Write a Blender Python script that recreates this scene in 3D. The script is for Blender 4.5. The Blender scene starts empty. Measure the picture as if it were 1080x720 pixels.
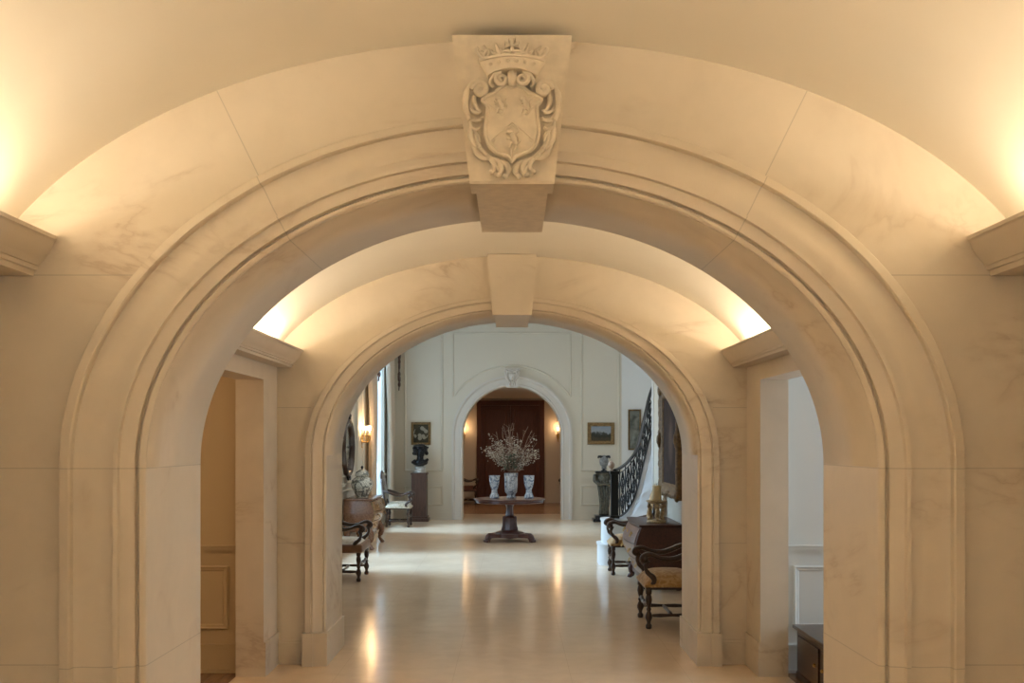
import bpy, bmesh, math, random
from mathutils import Vector, Matrix, Quaternion
random.seed(7)
PI = math.pi
C = bpy.context.scene.collection
F = 1050.0
def W(px, py, d):
    """point in the place seen at pixel px,py at depth d (camera at 0,0,1.8)"""
    return Vector(((px-540)*d/F, d, 1.8+(466-py)*d/F))

# ------------------------------------------------------------------ materials
def new_mat(name):
    m = bpy.data.materials.new(name); m.use_nodes = True
    nt = m.node_tree; b = nt.nodes['Principled BSDF']
    return m, nt, b
def N(nt, t, **kw):
    n = nt.nodes.new(t)
    for k, v in kw.items():
        if k.startswith('i_'):
            key = k[2:]
            key = int(key) if key.isdigit() else key.replace('_', ' ')
            n.inputs[key].default_value = v
        else: setattr(n, k, v)
    return n
def ramp(nt, src, stops):
    r = N(nt, 'ShaderNodeValToRGB')
    e = r.color_ramp.elements
    while len(e) < len(stops): e.new(0.5)
    for el, (p, c) in zip(e, stops):
        el.position = p; el.color = (c[0], c[1], c[2], 1)
    nt.links.new(src, r.inputs[0]); return r.outputs[0]
def mix(nt, fac, a, b, mode='MIX'):
    n = N(nt, 'ShaderNodeMix', data_type='RGBA', blend_type=mode)
    for key, v in ((0, fac), (6, a), (7, b)):
        if isinstance(v, (int, float)): n.inputs[key].default_value = v
        elif isinstance(v, tuple): n.inputs[key].default_value = (*v, 1)
        else: nt.links.new(v, n.inputs[key])
    return n.outputs[2]
def math_n(nt, op, *a):
    n = N(nt, 'ShaderNodeMath', operation=op)
    for i, v in enumerate(a):
        if isinstance(v, (int, float)): n.inputs[i].default_value = v
        else: nt.links.new(v, n.inputs[i])
    return n.outputs[0]
def coords(nt, scale=(1, 1, 1), rot=(0, 0, 0)):
    tc = N(nt, 'ShaderNodeTexCoord'); mp = N(nt, 'ShaderNodeMapping')
    mp.inputs['Scale'].default_value = scale; mp.inputs['Rotation'].default_value = rot
    nt.links.new(tc.outputs['Object'], mp.inputs[0]); return mp.outputs[0], tc.outputs['Object']
def noise(nt, co, scale, detail=4, dist=0.0, rough=.5):
    n = N(nt, 'ShaderNodeTexNoise'); n.inputs['Scale'].default_value = scale
    n.inputs['Detail'].default_value = detail; n.inputs['Distortion'].default_value = dist
    n.inputs['Roughness'].default_value = rough
    nt.links.new(co, n.inputs['Vector']); return n.outputs['Fac']
def bump(nt, b, h, strength=.2, dist=.01):
    n = N(nt, 'ShaderNodeBump'); n.inputs['Strength'].default_value = strength; n.inputs['Distance'].default_value = dist
    nt.links.new(h, n.inputs['Height']); nt.links.new(n.outputs[0], b.inputs['Normal'])
def simple(name, col, rough=.5, metal=0, var=.12, scale=8, bumpy=0, emis=None):
    m, nt, b = new_mat(name)
    co, _ = coords(nt)
    f = noise(nt, co, scale, 5)
    d = tuple(c*(1-var) for c in col); l = tuple(min(1, c*(1+var)) for c in col)
    nt.links.new(ramp(nt, f, [(.3, d), (.7, l)]), b.inputs['Base Color'])
    b.inputs['Roughness'].default_value = rough; b.inputs['Metallic'].default_value = metal
    if bumpy: bump(nt, b, f, bumpy, .004)
    if emis:
        b.inputs['Emission Color'].default_value = (*emis[0], 1); b.inputs['Emission Strength'].default_value = emis[1]
    return m
def stone(name, col, hjoints=(), djoint=None, hmask=0.0, rough=.42, vein=1.0):
    m, nt, b = new_mat(name)
    co, raw = coords(nt, (1, 1, 1))
    # tonal clouds
    n1 = noise(nt, co, .9, 6, .6); n2 = noise(nt, co, 5, 6, .3, .6)
    base = ramp(nt, n1, [(.28, tuple(c*x for c, x in zip(col, (.90, .885, .86)))), (.5, col), (.72, tuple(min(1, c*1.05) for c in col))])
    base = mix(nt, .22, base, ramp(nt, n2, [(.3, tuple(c*.80 for c in col)), (.7, tuple(min(1, c*1.08) for c in col))]))
    # veins: thin bands of stretched, distorted noise
    co2, _ = coords(nt, (.55, .8, 1.25), (0, .45, 0))
    v = noise(nt, co2, 1.25, 7, 1.1, .55)
    v2 = math_n(nt, 'ABSOLUTE', math_n(nt, 'SUBTRACT', v, .5))
    vr = ramp(nt, v2, [(0, (1, 1, 1)), (.012, (.45, .45, .45)), (.05, (0, 0, 0))])
    msk = ramp(nt, noise(nt, co, 1.7, 3), [(.50, (0, 0, 0)), (.68, (1, 1, 1))])
    vv = mix(nt, 1.0, vr, msk, 'MULTIPLY')
    vf = mix(nt, 1.0, vv, (.62*vein, .62*vein, .62*vein), 'MULTIPLY')
    base = mix(nt, vf, base, tuple(c*x for c, x in zip(col, (.62, .52, .44))))
    sp = N(nt, 'ShaderNodeSeparateXYZ'); nt.links.new(raw, sp.inputs[0])
    X, Y, Z = sp.outputs
    ax = math_n(nt, 'ABSOLUTE', X)
    jf = None
    def add(j):
        nonlocal jf
        jf = j if jf is None else math_n(nt, 'MAXIMUM', jf, j)
    for z0, xm, wd in hjoints:
        j = math_n(nt, 'LESS_THAN', math_n(nt, 'ABSOLUTE', math_n(nt, 'SUBTRACT', Z, z0)), wd)
        if xm: j = math_n(nt, 'MULTIPLY', j, math_n(nt, 'GREATER_THAN', ax, xm))
        add(j)
    if djoint:
        (x1, z1), (x2, z2), wd = djoint
        dx, dz = x2-x1, z2-z1; L = math.hypot(dx, dz); nx, nz = -dz/L, dx/L; c = nx*x1+nz*z1
        e = math_n(nt, 'SUBTRACT', math_n(nt, 'ADD', math_n(nt, 'MULTIPLY', ax, nx), math_n(nt, 'MULTIPLY', Z, nz)), c)
        j = math_n(nt, 'LESS_THAN', math_n(nt, 'ABSOLUTE', e), wd)
        j = math_n(nt, 'MULTIPLY', j, math_n(nt, 'GREATER_THAN', Z, 2.3))
        add(j)
    if jf is not None:
        jm = math_n(nt, 'MULTIPLY', jf, .42)
        base = mix(nt, jm, base, tuple(c*.45 for c in col))
    nt.links.new(base, b.inputs['Base Color'])
    b.inputs['Roughness'].default_value = rough
    b.inputs['Specular IOR Level'].default_value = .35
    bump(nt, b, n2, .06, .003)
    return m
def wood(name, c1, c2, rough=.3, axis=2, scale=3.0):
    m, nt, b = new_mat(name)
    s = [14, 14, 14]; s[axis] = 1.2
    co, _ = coords(nt, tuple(s))
    f = noise(nt, co, scale, 6, .8, .6)
    nt.links.new(ramp(nt, f, [(.3, c1), (.7, c2)]), b.inputs['Base Color'])
    b.inputs['Roughness'].default_value = rough
    b.inputs['Coat Weight'].default_value = .25 if rough < .5 else 0; b.inputs['Coat Roughness'].default_value = .15
    bump(nt, b, f, .05, .002)
    return m
def porcelain(name, ground, ink, scale=18):
    m, nt, b = new_mat(name)
    co, _ = coords(nt)
    f = noise(nt, co, scale, 3, 1.6)
    g = math_n(nt, 'ABSOLUTE', math_n(nt, 'SUBTRACT', f, .5))
    a = ramp(nt, g, [(.035, (1, 1, 1)), (.06, (0, 0, 0))])
    f2 = ramp(nt, noise(nt, co, scale*.55, 2, .8), [(.52, (0, 0, 0)), (.58, (1, 1, 1))])
    k = mix(nt, 1.0, a, mix(nt, .6, f2, (1, 1, 1)), 'MULTIPLY')
    k = mix(nt, 1.0, k, f2, 'LIGHTEN')
    k = mix(nt, 1.0, k, (.8, .8, .8), 'MULTIPLY')
    nt.links.new(mix(nt, k, ground, ink), b.inputs['Base Color'])
    b.inputs['Roughness'].default_value = .12; b.inputs['Coat Weight'].default_value = .4
    return m
def fabric(name, c1, c2, scale=14, thr=.52):
    m, nt, b = new_mat(name)
    co, _ = coords(nt)
    f = noise(nt, co, scale, 4, 1.2)
    nt.links.new(ramp(nt, f, [(thr-.08, c1), (thr+.06, c2)]), b.inputs['Base Color'])
    b.inputs['Roughness'].default_value = .85
    b.inputs['Sheen Weight'].default_value = .2
    w = noise(nt, co, 220, 2); bump(nt, b, w, .15, .002)
    return m

M = {}
STONE = (.735, .645, .515)
M['stone_near'] = stone('stone_near', STONE, [(2.488, 1.53, .0022), (1.692, 0, .0022), (.881, 0, .0022)], ((1.216, 3.246), (1.028, 2.863), .0022))
M['stone_mid'] = stone('stone_mid', STONE, [(2.08, 1.63, .003), (.98, 1.63, .002)])
M['stone_plain'] = stone('stone_plain', (.70, .61, .49))
M['stone_side'] = stone('stone_side', (.76, .67, .54), [(2.488, 0, .0025), (1.692, 0, .0025), (.881, 0, .0025)])
M['carved'] = simple('carved_stone', (.74, .645, .50), .6, var=.08, scale=20, bumpy=.15)
M['plaster'] = simple('vault_plaster', (.86, .80, .68), .75, var=.02, scale=2)
M['cornice'] = simple('cornice_plaster', (.66, .575, .465), .6, var=.03, scale=3)
M['wall_paint'] = simple('cream_paint', (.62, .62, .565), .6, var=.015, scale=1)
M['white_paint'] = simple('white_paint', (.66, .655, .62), .5, var=.015, scale=1)
M['casing_paint'] = simple('casing_paint', (.60, .555, .49), .5, var=.015, scale=1)
M['tan_paint'] = simple('tan_paint', (.55, .44, .28), .6, var=.02, scale=1)  # cream walls, with the lamp's warm tan tone put into the colour
M['hall_paint'] = simple('hall_paint', (.62, .565, .455), .6, var=.015, scale=1)
M['far_paint'] = simple('far_room_paint', (.60, .51, .41), .6, var=.02, scale=1)
M['beige_wall'] = simple('hall_left_paint', (.58, .54, .45), .6, var=.02, scale=1)
M['ceiling'] = simple('ceiling_paint', (.75, .74, .70), .7, var=.02, scale=1)

def floor_mat():
    m, nt, b = new_mat('polished_limestone')
    co, raw = coords(nt)
    n1 = noise(nt, co, .7, 6, .8); n2 = noise(nt, co, 6, 5, .4)
    col = (.80, .61, .42)
    base = ramp(nt, n1, [(.3, tuple(c*.90 for c in col)), (.7, tuple(c*1.06 for c in col))])
    base = mix(nt, .3, base, ramp(nt, n2, [(.3, tuple(c*.84 for c in col)), (.7, tuple(c*1.1 for c in col))]))
    sp = N(nt, 'ShaderNodeSeparateXYZ'); nt.links.new(raw, sp.inputs[0]); X, Y, Z = sp.outputs
    def grid(v, size, off, w):
        f = math_n(nt, 'FRACT', math_n(nt, 'DIVIDE', math_n(nt, 'ADD', v, off), size))
        return math_n(nt, 'LESS_THAN', math_n(nt, 'MULTIPLY', f, size), w)
    j = math_n(nt, 'MAXIMUM', grid(X, .9, 100*.9+.45, .003), grid(Y, 1.2, 100*1.2-.18+.05, .005))
    base = mix(nt, math_n(nt, 'MULTIPLY', j, .35), base, tuple(c*.5 for c in col))
    nt.links.new(base, b.inputs['Base Color'])
    r = N(nt, 'ShaderNodeMapRange'); r.inputs[3].default_value = .12; r.inputs[4].default_value = .19
    nt.links.new(n1, r.inputs[0]); nt.links.new(r.outputs[0], b.inputs['Roughness'])
    b.inputs['Specular IOR Level'].default_value = .38
    wv = noise(nt, co, 2.2, 2); bump(nt, b, wv, .03, .006)
    return m
M['floor'] = floor_mat()
def plank_mat():
    m, nt, b = new_mat('oak_boards')
    co, raw = coords(nt, (9, 1, 1))
    f = noise(nt, co, 2.5, 6, .5)
    base = ramp(nt, f, [(.3, (.20, .105, .055)), (.7, (.33, .185, .10))])
    sp = N(nt, 'ShaderNodeSeparateXYZ'); nt.links.new(raw, sp.inputs[0])
    fr = math_n(nt, 'FRACT', math_n(nt, 'DIVIDE', math_n(nt, 'ADD', sp.outputs[0], 100), .11))
    base = mix(nt, math_n(nt, 'MULTIPLY', math_n(nt, 'LESS_THAN', fr, .03), .6), base, (.02, .01, .006))
    nt.links.new(base, b.inputs['Base Color']); b.inputs['Roughness'].default_value = .25
    return m
M['planks'] = plank_mat()
M['mahogany'] = wood('mahogany', (.060, .014, .007), (.10, .026, .013), .6)
M['dark_wood'] = wood('dark_walnut', (.022, .009, .005), (.055, .024, .012), .28)
M['dark_wood_y'] = wood('dark_walnut_lengthwise', (.03, .015, .009), (.065, .034, .02), .3, 1)
M['commode_red'] = wood('commode_mahogany', (.040, .011, .007), (.085, .026, .016), .4, 1)
M['drawer'] = wood('drawer_veneer', (.16, .085, .060), (.25, .145, .105), .3, 1)
M['burl'] = wood('burl_walnut', (.13, .055, .03), (.26, .13, .07), .22, 1)
M['burl_front'] = wood('burl_front', (.20, .11, .055), (.33, .20, .10), .22, 1)
M['pedestal'] = wood('pedestal_wood', (.05, .024, .017), (.11, .055, .038), .45)
M['table_wood'] = wood('table_wood', (.040, .011, .008), (.085, .026, .018), .38)
M['gilt'] = simple('aged_gilt', (.24, .15, .06), .45, .45, .4, 30, .5)
M['dark_gilt'] = simple('dark_gilt', (.17, .10, .038), .6, 0, .45, 30, .5)
M['finial'] = simple('finial_wood', (.42, .30, .22), .35)
M['brass'] = simple('brass', (.55, .36, .13), .3, .9)
M['bronze'] = simple('dark_bronze', (.022, .022, .024), .3, .6, .3, 12)
M['iron'] = simple('wrought_iron', (.012, .013, .013), .45, .4)
M['statue'] = simple('mottled_dark_stone', (.085, .078, .055), .35, .1, .7, 20, .3)
M['pale_marble'] = simple('pale_marble', (.50, .48, .44), .4, 0, .2, 20)
M['pale_bust'] = simple('grey_bust', (.20, .20, .195), .4, 0, .35, 24)
M['seat_gold'] = fabric('gold_tapestry', (.36, .20, .07), (.48, .32, .15))
M['seat_cream'] = fabric('cream_damask', (.55, .49, .38), (.38, .33, .22), 16)
M['seat_cream2'] = fabric('pale_linen', (.62, .57, .48), (.52, .44, .33), 16)
M['leather'] = simple('brown_leather', (.20, .095, .045), .5, var=.25)
M['grey_fab'] = fabric('grey_brocade', (.20, .19, .18), (.28, .27, .26))
M['jar'] = porcelain('ginger_jar_glaze', (.68, .66, .56), (.03, .04, .04), 24)
M['porc'] = porcelain('blue_white_glaze', (.66, .70, .73), (.07, .12, .22), 20)
M['porc_big'] = porcelain('grey_white_glaze', (.58, .58, .58), (.10, .12, .16), 24)
M['candle'] = simple('candle_wax', (.70, .58, .34), .5, var=.08)
M['cream_gilt'] = simple('cream_gilt', (.50, .38, .22), .45, .2, .45, 40, .4)
M['stair_white'] = simple('stair_white', (.60, .59, .565), .5, var=.03, scale=2)
def curtain_mat(name, c1, trans=.25):
    m, nt, b = new_mat(name)
    co, _ = coords(nt); f = noise(nt, co, 40, 3)
    nt.links.new(ramp(nt, f, [(.3, tuple(x*.93 for x in c1)), (.7, c1)]), b.inputs['Base Color'])
    b.inputs['Roughness'].default_value = .8
    t = N(nt, 'ShaderNodeBsdfTranslucent'); t.inputs[0].default_value = (*c1, 1)
    mx = N(nt, 'ShaderNodeMixShader'); mx.inputs[0].default_value = trans
    out = nt.nodes['Material Output']
    nt.links.new(b.outputs[0], mx.inputs[1]); nt.links.new(t.outputs[0], mx.inputs[2]); nt.links.new(mx.outputs[0], out.inputs[0])
    return m
M['curtain'] = curtain_mat('cream_curtain', (.78, .66, .52))
M['sheer'] = curtain_mat('white_curtain', (.82, .84, .84), .6)
M['branch'] = simple('twig', (.26, .17, .12), .7)
M['blossom'] = simple('pale_blossom', (.52, .46, .37), .6, var=.15)
M['leaf'] = simple('grey_green_leaf', (.10, .12, .075), .6, var=.4)
M['flame'] = simple('flame', (1, .8, .5), .5, emis=((1, .72, .42), 40))
M['candle_tube'] = simple('candle_tube', (.80, .72, .58), .5, emis=None)
def glass_mat():
    m, nt, b = new_mat('window_glass')
    t = N(nt, 'ShaderNodeBsdfTransparent'); g = N(nt, 'ShaderNodeBsdfGlossy'); g.inputs['Roughness'].default_value = .02
    mx = N(nt, 'ShaderNodeMixShader'); mx.inputs[0].default_value = .07
    nt.links.new(t.outputs[0], mx.inputs[1]); nt.links.new(g.outputs[0], mx.inputs[2])
    nt.links.new(mx.outputs[0], nt.nodes['Material Output'].inputs[0]); return m
M['glass'] = glass_mat()
def mirror_mat():
    m, nt, b = new_mat('old_mirror_glass')
    b.inputs['Base Color'].default_value = (.30, .27, .24, 1); b.inputs['Metallic'].default_value = 1; b.inputs['Roughness'].default_value = .08
    return m
M['mirror'] = mirror_mat()

# ------------------------------------------------------------------ mesh helpers
def obj(name, bm, mat, parent=None, smooth=False, world=False, sharp=None):
    if sharp is not None:
        for f in bm.faces: f.smooth = True
        for e in bm.edges:
            if len(e.link_faces) == 2 and e.calc_face_angle(0) > math.radians(sharp): e.smooth = False
    elif smooth:
        for f in bm.faces: f.smooth = True
    if world and parent is not None:
        bpy.context.view_layer.update()
        bmesh.ops.transform(bm, matrix=parent.matrix_world.inverted(), verts=bm.verts)
    me = bpy.data.meshes.new(name); bm.to_mesh(me); bm.free()
    o = bpy.data.objects.new(name, me); C.objects.link(o)
    mats = mat if isinstance(mat, (list, tuple)) else [mat]
    for m in mats: me.materials.append(M[m] if isinstance(m, str) else m)
    if parent is not None: o.parent = parent
    return o
def thing(name, label, cat, loc=(0, 0, 0), rz=0, group=None, rot=None, scale=None):
    o = bpy.data.objects.new(name, None); C.objects.link(o)
    o.empty_display_size = .1
    o.location = loc; o.rotation_euler = rot if rot else (0, 0, rz)
    if scale: o.scale = scale
    o['label'] = label; o['category'] = cat
    if group: o['group'] = group
    return o
def struct(name, bm, mat, parent=None, **kw):
    o = obj(name, bm, mat, parent, **kw)
    if parent is None: o['kind'] = 'structure'
    return o
def BM(): return bmesh.new()
def box(bm, a, b, bev=0, mi=0):
    x0, y0, z0 = a; x1, y1, z1 = b
    vs = [bm.verts.new(p) for p in ((x0,y0,z0),(x1,y0,z0),(x1,y1,z0),(x0,y1,z0),(x0,y0,z1),(x1,y0,z1),(x1,y1,z1),(x0,y1,z1))]
    fs = [bm.faces.new([vs[i] for i in q]) for q in ((3,2,1,0),(4,5,6,7),(0,1,5,4),(1,2,6,5),(2,3,7,6),(3,0,4,7))]
    for f in fs: f.material_index = mi
    if bev:
        es = list({e for f in fs for e in f.edges})
        bmesh.ops.bevel(bm, geom=es, offset=bev, segments=3, affect='EDGES', profile=.5)
    return bm
def prism(bm, pts, axis, a, b):
    """closed 2-D outline extruded along axis ('x': pts are (y,z); 'y': (x,z); 'z': (x,y))"""
    def P(p, t):
        return {'x': (t, p[0], p[1]), 'y': (p[0], t, p[1]), 'z': (p[0], p[1], t)}[axis]
    v0 = [bm.verts.new(P(p, a)) for p in pts]; v1 = [bm.verts.new(P(p, b)) for p in pts]
    fs = [bm.faces.new(v0), bm.faces.new(v1)]
    n = len(pts)
    for i in range(n): fs.append(bm.faces.new((v0[i], v0[(i+1) % n], v1[(i+1) % n], v1[i])))
    bmesh.ops.recalc_face_normals(bm, faces=fs)
    return fs
def lathe(bm, prof, n=24, c=(0, 0, 0), axis='z', sq=None):
    rings = []
    for r, h in prof:
        ring = []
        for k in range(n):
            t = 2*PI*k/n; x, y = r*math.cos(t), r*math.sin(t)
            if sq: y *= sq
            p = {'z': (x, y, h), 'x': (h, x, y), 'y': (x, h, y)}[axis]
            ring.append(bm.verts.new(Vector(c)+Vector(p)))
        rings.append(ring)
    fs = []
    for a, b in zip(rings, rings[1:]):
        for k in range(n): fs.append(bm.faces.new((a[k], a[(k+1) % n], b[(k+1) % n], b[k])))
    fs.append(bm.faces.new(rings[0][::-1])); fs.append(bm.faces.new(rings[-1]))
    bmesh.ops.recalc_face_normals(bm, faces=fs)
    return bm
def catmull(pts, k=6, closed=False):
    pts = [Vector(p) for p in pts]; n = len(pts); out = []
    rng = range(n) if closed else range(n-1)
    for i in rng:
        if closed: p0, p1, p2, p3 = pts[(i-1) % n], pts[i], pts[(i+1) % n], pts[(i+2) % n]
        else: p0, p1, p2, p3 = pts[max(i-1, 0)], pts[i], pts[i+1], pts[min(i+2, n-1)]
        for j in range(k):
            t = j/k
            out.append(.5*((2*p1)+(-p0+p2)*t+(2*p0-5*p1+4*p2-p3)*t*t+(-p0+3*p1-3*p2+p3)*t**3))
    if not closed: out.append(pts[-1])
    return out
def tube(bm, pts, r, n=8, closed=False, flat=1.0, up=None):
    """round bar along pts; r a number or a list; flat squashes along 'up'"""
    pts = [Vector(p) for p in pts]; m = len(pts)
    rs = r if isinstance(r, (list, tuple)) else [r]*m
    if len(rs) != m: rs = [rs[0]+(rs[-1]-rs[0])*i/(m-1) if len(rs) == 2 else rs[min(len(rs)-1, int(i*len(rs)/m))] for i in range(m)]
    T = []
    for i in range(m):
        a = pts[(i-1) % m] if closed or i > 0 else pts[i]; b = pts[(i+1) % m] if closed or i < m-1 else pts[i]
        d = (b-a); T.append(d.normalized() if d.length > 1e-9 else Vector((0, 0, 1)))
    if up is None:
        u = T[0].orthogonal().normalized()
    rings = []
    for i in range(m):
        if up is None:
            u = (u-T[i]*u.dot(T[i])); u = u.normalized() if u.length > 1e-6 else T[i].orthogonal().normalized()
            uu = u
        else:
            uu = Vector(up)-T[i]*Vector(up).dot(T[i]); uu = uu.normalized() if uu.length > 1e-4 else T[i].orthogonal().normalized()
        w = T[i].cross(uu)
        rings.append([bm.verts.new(pts[i]+(uu*math.cos(2*PI*k/n)*flat+w*math.sin(2*PI*k/n))*rs[i]) for k in range(n)])
    fs = []
    prs = list(zip(rings, rings[1:]))
    if closed: prs.append((rings[-1], rings[0]))
    for a, b in prs:
        for k in range(n): fs.append(bm.faces.new((a[k], a[(k+1) % n], b[(k+1) % n], b[k])))
    if not closed:
        fs.append(bm.faces.new(rings[0][::-1])); fs.append(bm.faces.new(rings[-1]))
    bmesh.ops.recalc_face_normals(bm, faces=fs)
    return bm
def ball(bm, c, r, s=(1, 1, 1), sub=2, rot=None):
    ret = bmesh.ops.create_icosphere(bm, subdivisions=sub, radius=1)
    mt = Matrix.Translation(c) @ (rot.to_matrix().to_4x4() if rot else Matrix()) @ Matrix.Diagonal((r*s[0], r*s[1], r*s[2], 1))
    bmesh.ops.transform(bm, matrix=mt, verts=ret['verts'])
def sweep(bm, path, prof, frame, closed=False):
    """loft: prof points placed by frame(i, p) at every station; ends capped"""
    rings = [[bm.verts.new(frame(i, p)) for p in prof] for i in path]
    fs = []; n = len(prof); prs = list(zip(rings, rings[1:]))
    if closed: prs.append((rings[-1], rings[0]))
    for a, b in prs:
        for k in range(n): fs.append(bm.faces.new((a[k], a[(k+1) % n], b[(k+1) % n], b[k])))
    if not closed:
        fs.append(bm.faces.new(rings[0][::-1])); fs.append(bm.faces.new(rings[-1]))
    bmesh.ops.recalc_face_normals(bm, faces=fs)
    return fs
def rect_frame(bm, u0, u1, v0, v1, plane, w=.035, h=.02, sgn=-1):
    """panel moulding: a mitred raised frame. plane('y',d): u=x ; ('x',x): u=y"""
    ax, d = plane
    prof = [(0, 0), (0, h*.5), (w*.25, h), (w*.5, h*.55), (w*.8, h*.5), (w, 0)]
    def fr(i, p):
        q, hh = p
        u = (u0+q, u1-q, u1-q, u0+q)[i]; v = (v0+q, v0+q, v1-q, v1-q)[i]
        return (u, d+sgn*hh, v) if ax == 'y' else (d+sgn*hh, u, v)
    sweep(bm, range(4), prof, fr, closed=True)

# ------------------------------------------------------------------ arches
SPR = 1.694
def arch_outline(a, b, key=None, n=96):
    """opening outline from left floor over the arch to right floor, with a notch for the keystone"""
    pts = [(-a, 0), (-a, SPR)]
    L = []
    for i in range(1, n):
        t = PI-PI*i/n
        x, z = a*math.cos(t), SPR+b*math.sin(t)
        if key:
            hw_b, hw_t, zt = key
            zb = SPR+b
            hw = hw_b+(hw_t-hw_b)*0
            if abs(x) < hw_b+.004: continue
        L.append((x, z))
    if key:
        hw_b, hw_t, zt = key
        left = [p for p in L if p[0] < 0]; right = [p for p in L if p[0] > 0]
        zz = SPR+b*math.sqrt(1-(hw_b/a)**2)
        pts += left+[(-hw_b, zz), (-hw_t, zt), (hw_t, zt), (hw_b, zz)]+right
    else: pts += L
    pts += [(a, SPR), (a, 0)]
    return pts
def arch_wall(name, a, b, d0, d1, x0, x1, ztop, mat, key=None):
    bm = BM()
    o = arch_outline(a, b, key)
    pts = [(x0, 0)]+o+[(x1, 0), (x1, ztop), (x0, ztop)]
    fs = prism(bm, pts, 'y', d0, d1)
    for f in fs[2:]:
        c = f.calc_center_median()
        if abs(c.x) < a-1e-4 and c.z > SPR and c.z < ztop-.01 and abs(f.normal.y) < .1: f.smooth = True
    bmesh.ops.triangulate(bm, faces=[f for f in bm.faces if len(f.verts) > 4])
    return struct(name, bm, mat)
def archivolt(name, a, b, prof, ktop, d, mat, hw, plinth=0, sgn=-1, parent=None):
    """moulded casing: prof=(u outward, v proud); ktop scales u at the crown"""
    bm = BM()
    for side in (-1, 1):
        st = []
        tmax = PI/2-math.asin(min(1, hw/a))
        st.append(('leg', plinth)); 
        for z in (SPR*.5, SPR): st.append(('leg', z))
        for i in range(1, 49): st.append(('arc', tmax*i/48))
        def fr(s, p):
            u, v = p
            if s[0] == 'leg': return (side*(a+u), d+sgn*v, s[1])
            t = s[1]
            return (side*(a+u)*math.cos(t), d+sgn*v, SPR+(b+u*ktop)*math.sin(t))
        sweep(bm, st, prof, fr)
    return struct(name, bm, mat, parent, sharp=28)

# arch 1
D1, D1b = 4.105, 4.81
A1, B1 = 1.505, 1.178
K1 = (.167, .239, 3.413)
arch_wall('wall_near', A1, B1, D1, D1b, -2.6, 2.6, 3.75, 'stone_near', key=(.150, .226, 3.40))
p1 = [(.001, -.01), (.001, .010), (.010, .018), (.024, .022), (.034, .006), (.039, .006), (.040, .032), (.062, .036), (.095, .044), (.100, .062), (.116, .064), (.1185, .034), (.126, .034),
      (.16, .046), (.20, .044), (.25, .038), (.275, .044), (.284, .046), (.286, .072), (.292, .078), (.330, .070), (.334, .066), (.334, -.01)]
archivolt('trim_1', A1, B1, p1, .76, D1, 'stone_near', .150)
# arch 2
D2, D2b = 8.08, 8.82
A2, B2 = 1.505, 1.165
arch_wall('wall_middle', A2, B2, D2, D2b, -3.1, 4.7, 5.3, 'stone_mid', key=(.143, .186, 3.26))
p2 = [(.001, -.01), (.001, .012), (.016, .020), (.026, .012), (.030, .030), (.055, .036), (.085, .046), (.104, .058), (.108, .050), (.116, .050), (.118, .068), (.160, .068), (.165, .064), (.165, -.01)]
archivolt('trim_2', A2, B2, p2, .66, D2, 'stone_mid', .143, plinth=.262)
bm = BM()
for s in (-1, 1):
    # casing plinth: stepped block wrapping the jamb
    prism(bm, [(s*1.487, D2b+.01), (s*1.487, D2-.085), (s*1.60, D2-.085), (s*1.60, D2-.10), (s*1.685, D2-.10), (s*1.685, D2+.005), (s*1.51, D2+.005), (s*1.51, D2b+.01)], 'z', 0, .262)
struct('trim_3', bm, 'stone_mid')

# ------------------------------------------------------------------ vaults, cornices and side walls
def vault(name, a, b, zc, xm, y0, y1, mat):
    bm = BM(); n = 64; t0 = math.acos(xm/a)
    inn = []; out = []
    for i in range(n+1):
        t = t0+(PI-2*t0)*i/n
        inn.append((a*math.cos(t), zc+b*math.sin(t))); out.append(((a+.02)*math.cos(t), zc+(b+.03)*math.sin(t)))
    prism(bm, inn+out[::-1], 'y', y0, y1)
    for f in bm.faces:
        if len(f.verts) > 4: f.smooth = False
    bmesh.ops.triangulate(bm, faces=[f for f in bm.faces if len(f.verts) > 4])
    return struct(name, bm, mat, sharp=20)
vault('ceiling_near', 2.315, 1.40, 2.057, 2.147, -3.2, D1, 'plaster')
vault('ceiling_middle', 2.10, 1.30, 2.01, 1.99, D1b, D2, 'plaster')
def cornice(name, s, xl, zt, zb, xw, xt, ztr, y0, y1, ret=()):
    """xl lip x, zt lip top, zb underside, xw wall face, xt far side of trough"""
    k = (zt-zb)/.164; h = (xw-xl)/.234
    q = [(0, 0), (0, -.016), (.008, -.020), (.012, -.026), (.020, -.050), (.034, -.074), (.052, -.096), (.066, -.112), (.070, -.122), (.078, -.124), (.080, -.140), (.092, -.142), (.094, -.164)]
    pts = [(xl+u*h, zt+v*k) for u, v in q]
    pts += [(xw, zb), (xt, zb), (xt, ztr), (xl+.045, ztr), (xl+.028, zt)]
    bm = BM(); prism(bm, [(s*x, z) for x, z in pts], 'y', y0, y1)
    bmesh.ops.triangulate(bm, faces=[f for f in bm.faces if len(f.verts) > 4])
    return struct(name, bm, 'cornice', sharp=30)
cornice('trim_4', -1, 1.876, 2.648, 2.484, 2.115, 2.16, 2.575, -3.2, D1)
cornice('trim_5', 1, 1.876, 2.648, 2.484, 2.115, 2.16, 2.575, -3.2, D1)
cornice('trim_6', -1, 1.694, 2.546, 2.405, 1.925, 2.0, 2.47, D1b, D2)
cornice('trim_7', 1, 1.694, 2.546, 2.405, 1.925, 2.0, 2.47, D1b, D2)
for s, nm in ((-1, 'wall_left'), (1, 'wall_right')):
    bm = BM(); box(bm, (min(s*2.115, s*2.3), -3.2, 0), (max(s*2.115, s*2.3), D1, 2.575)); struct(nm, bm, 'stone_side')
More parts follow.
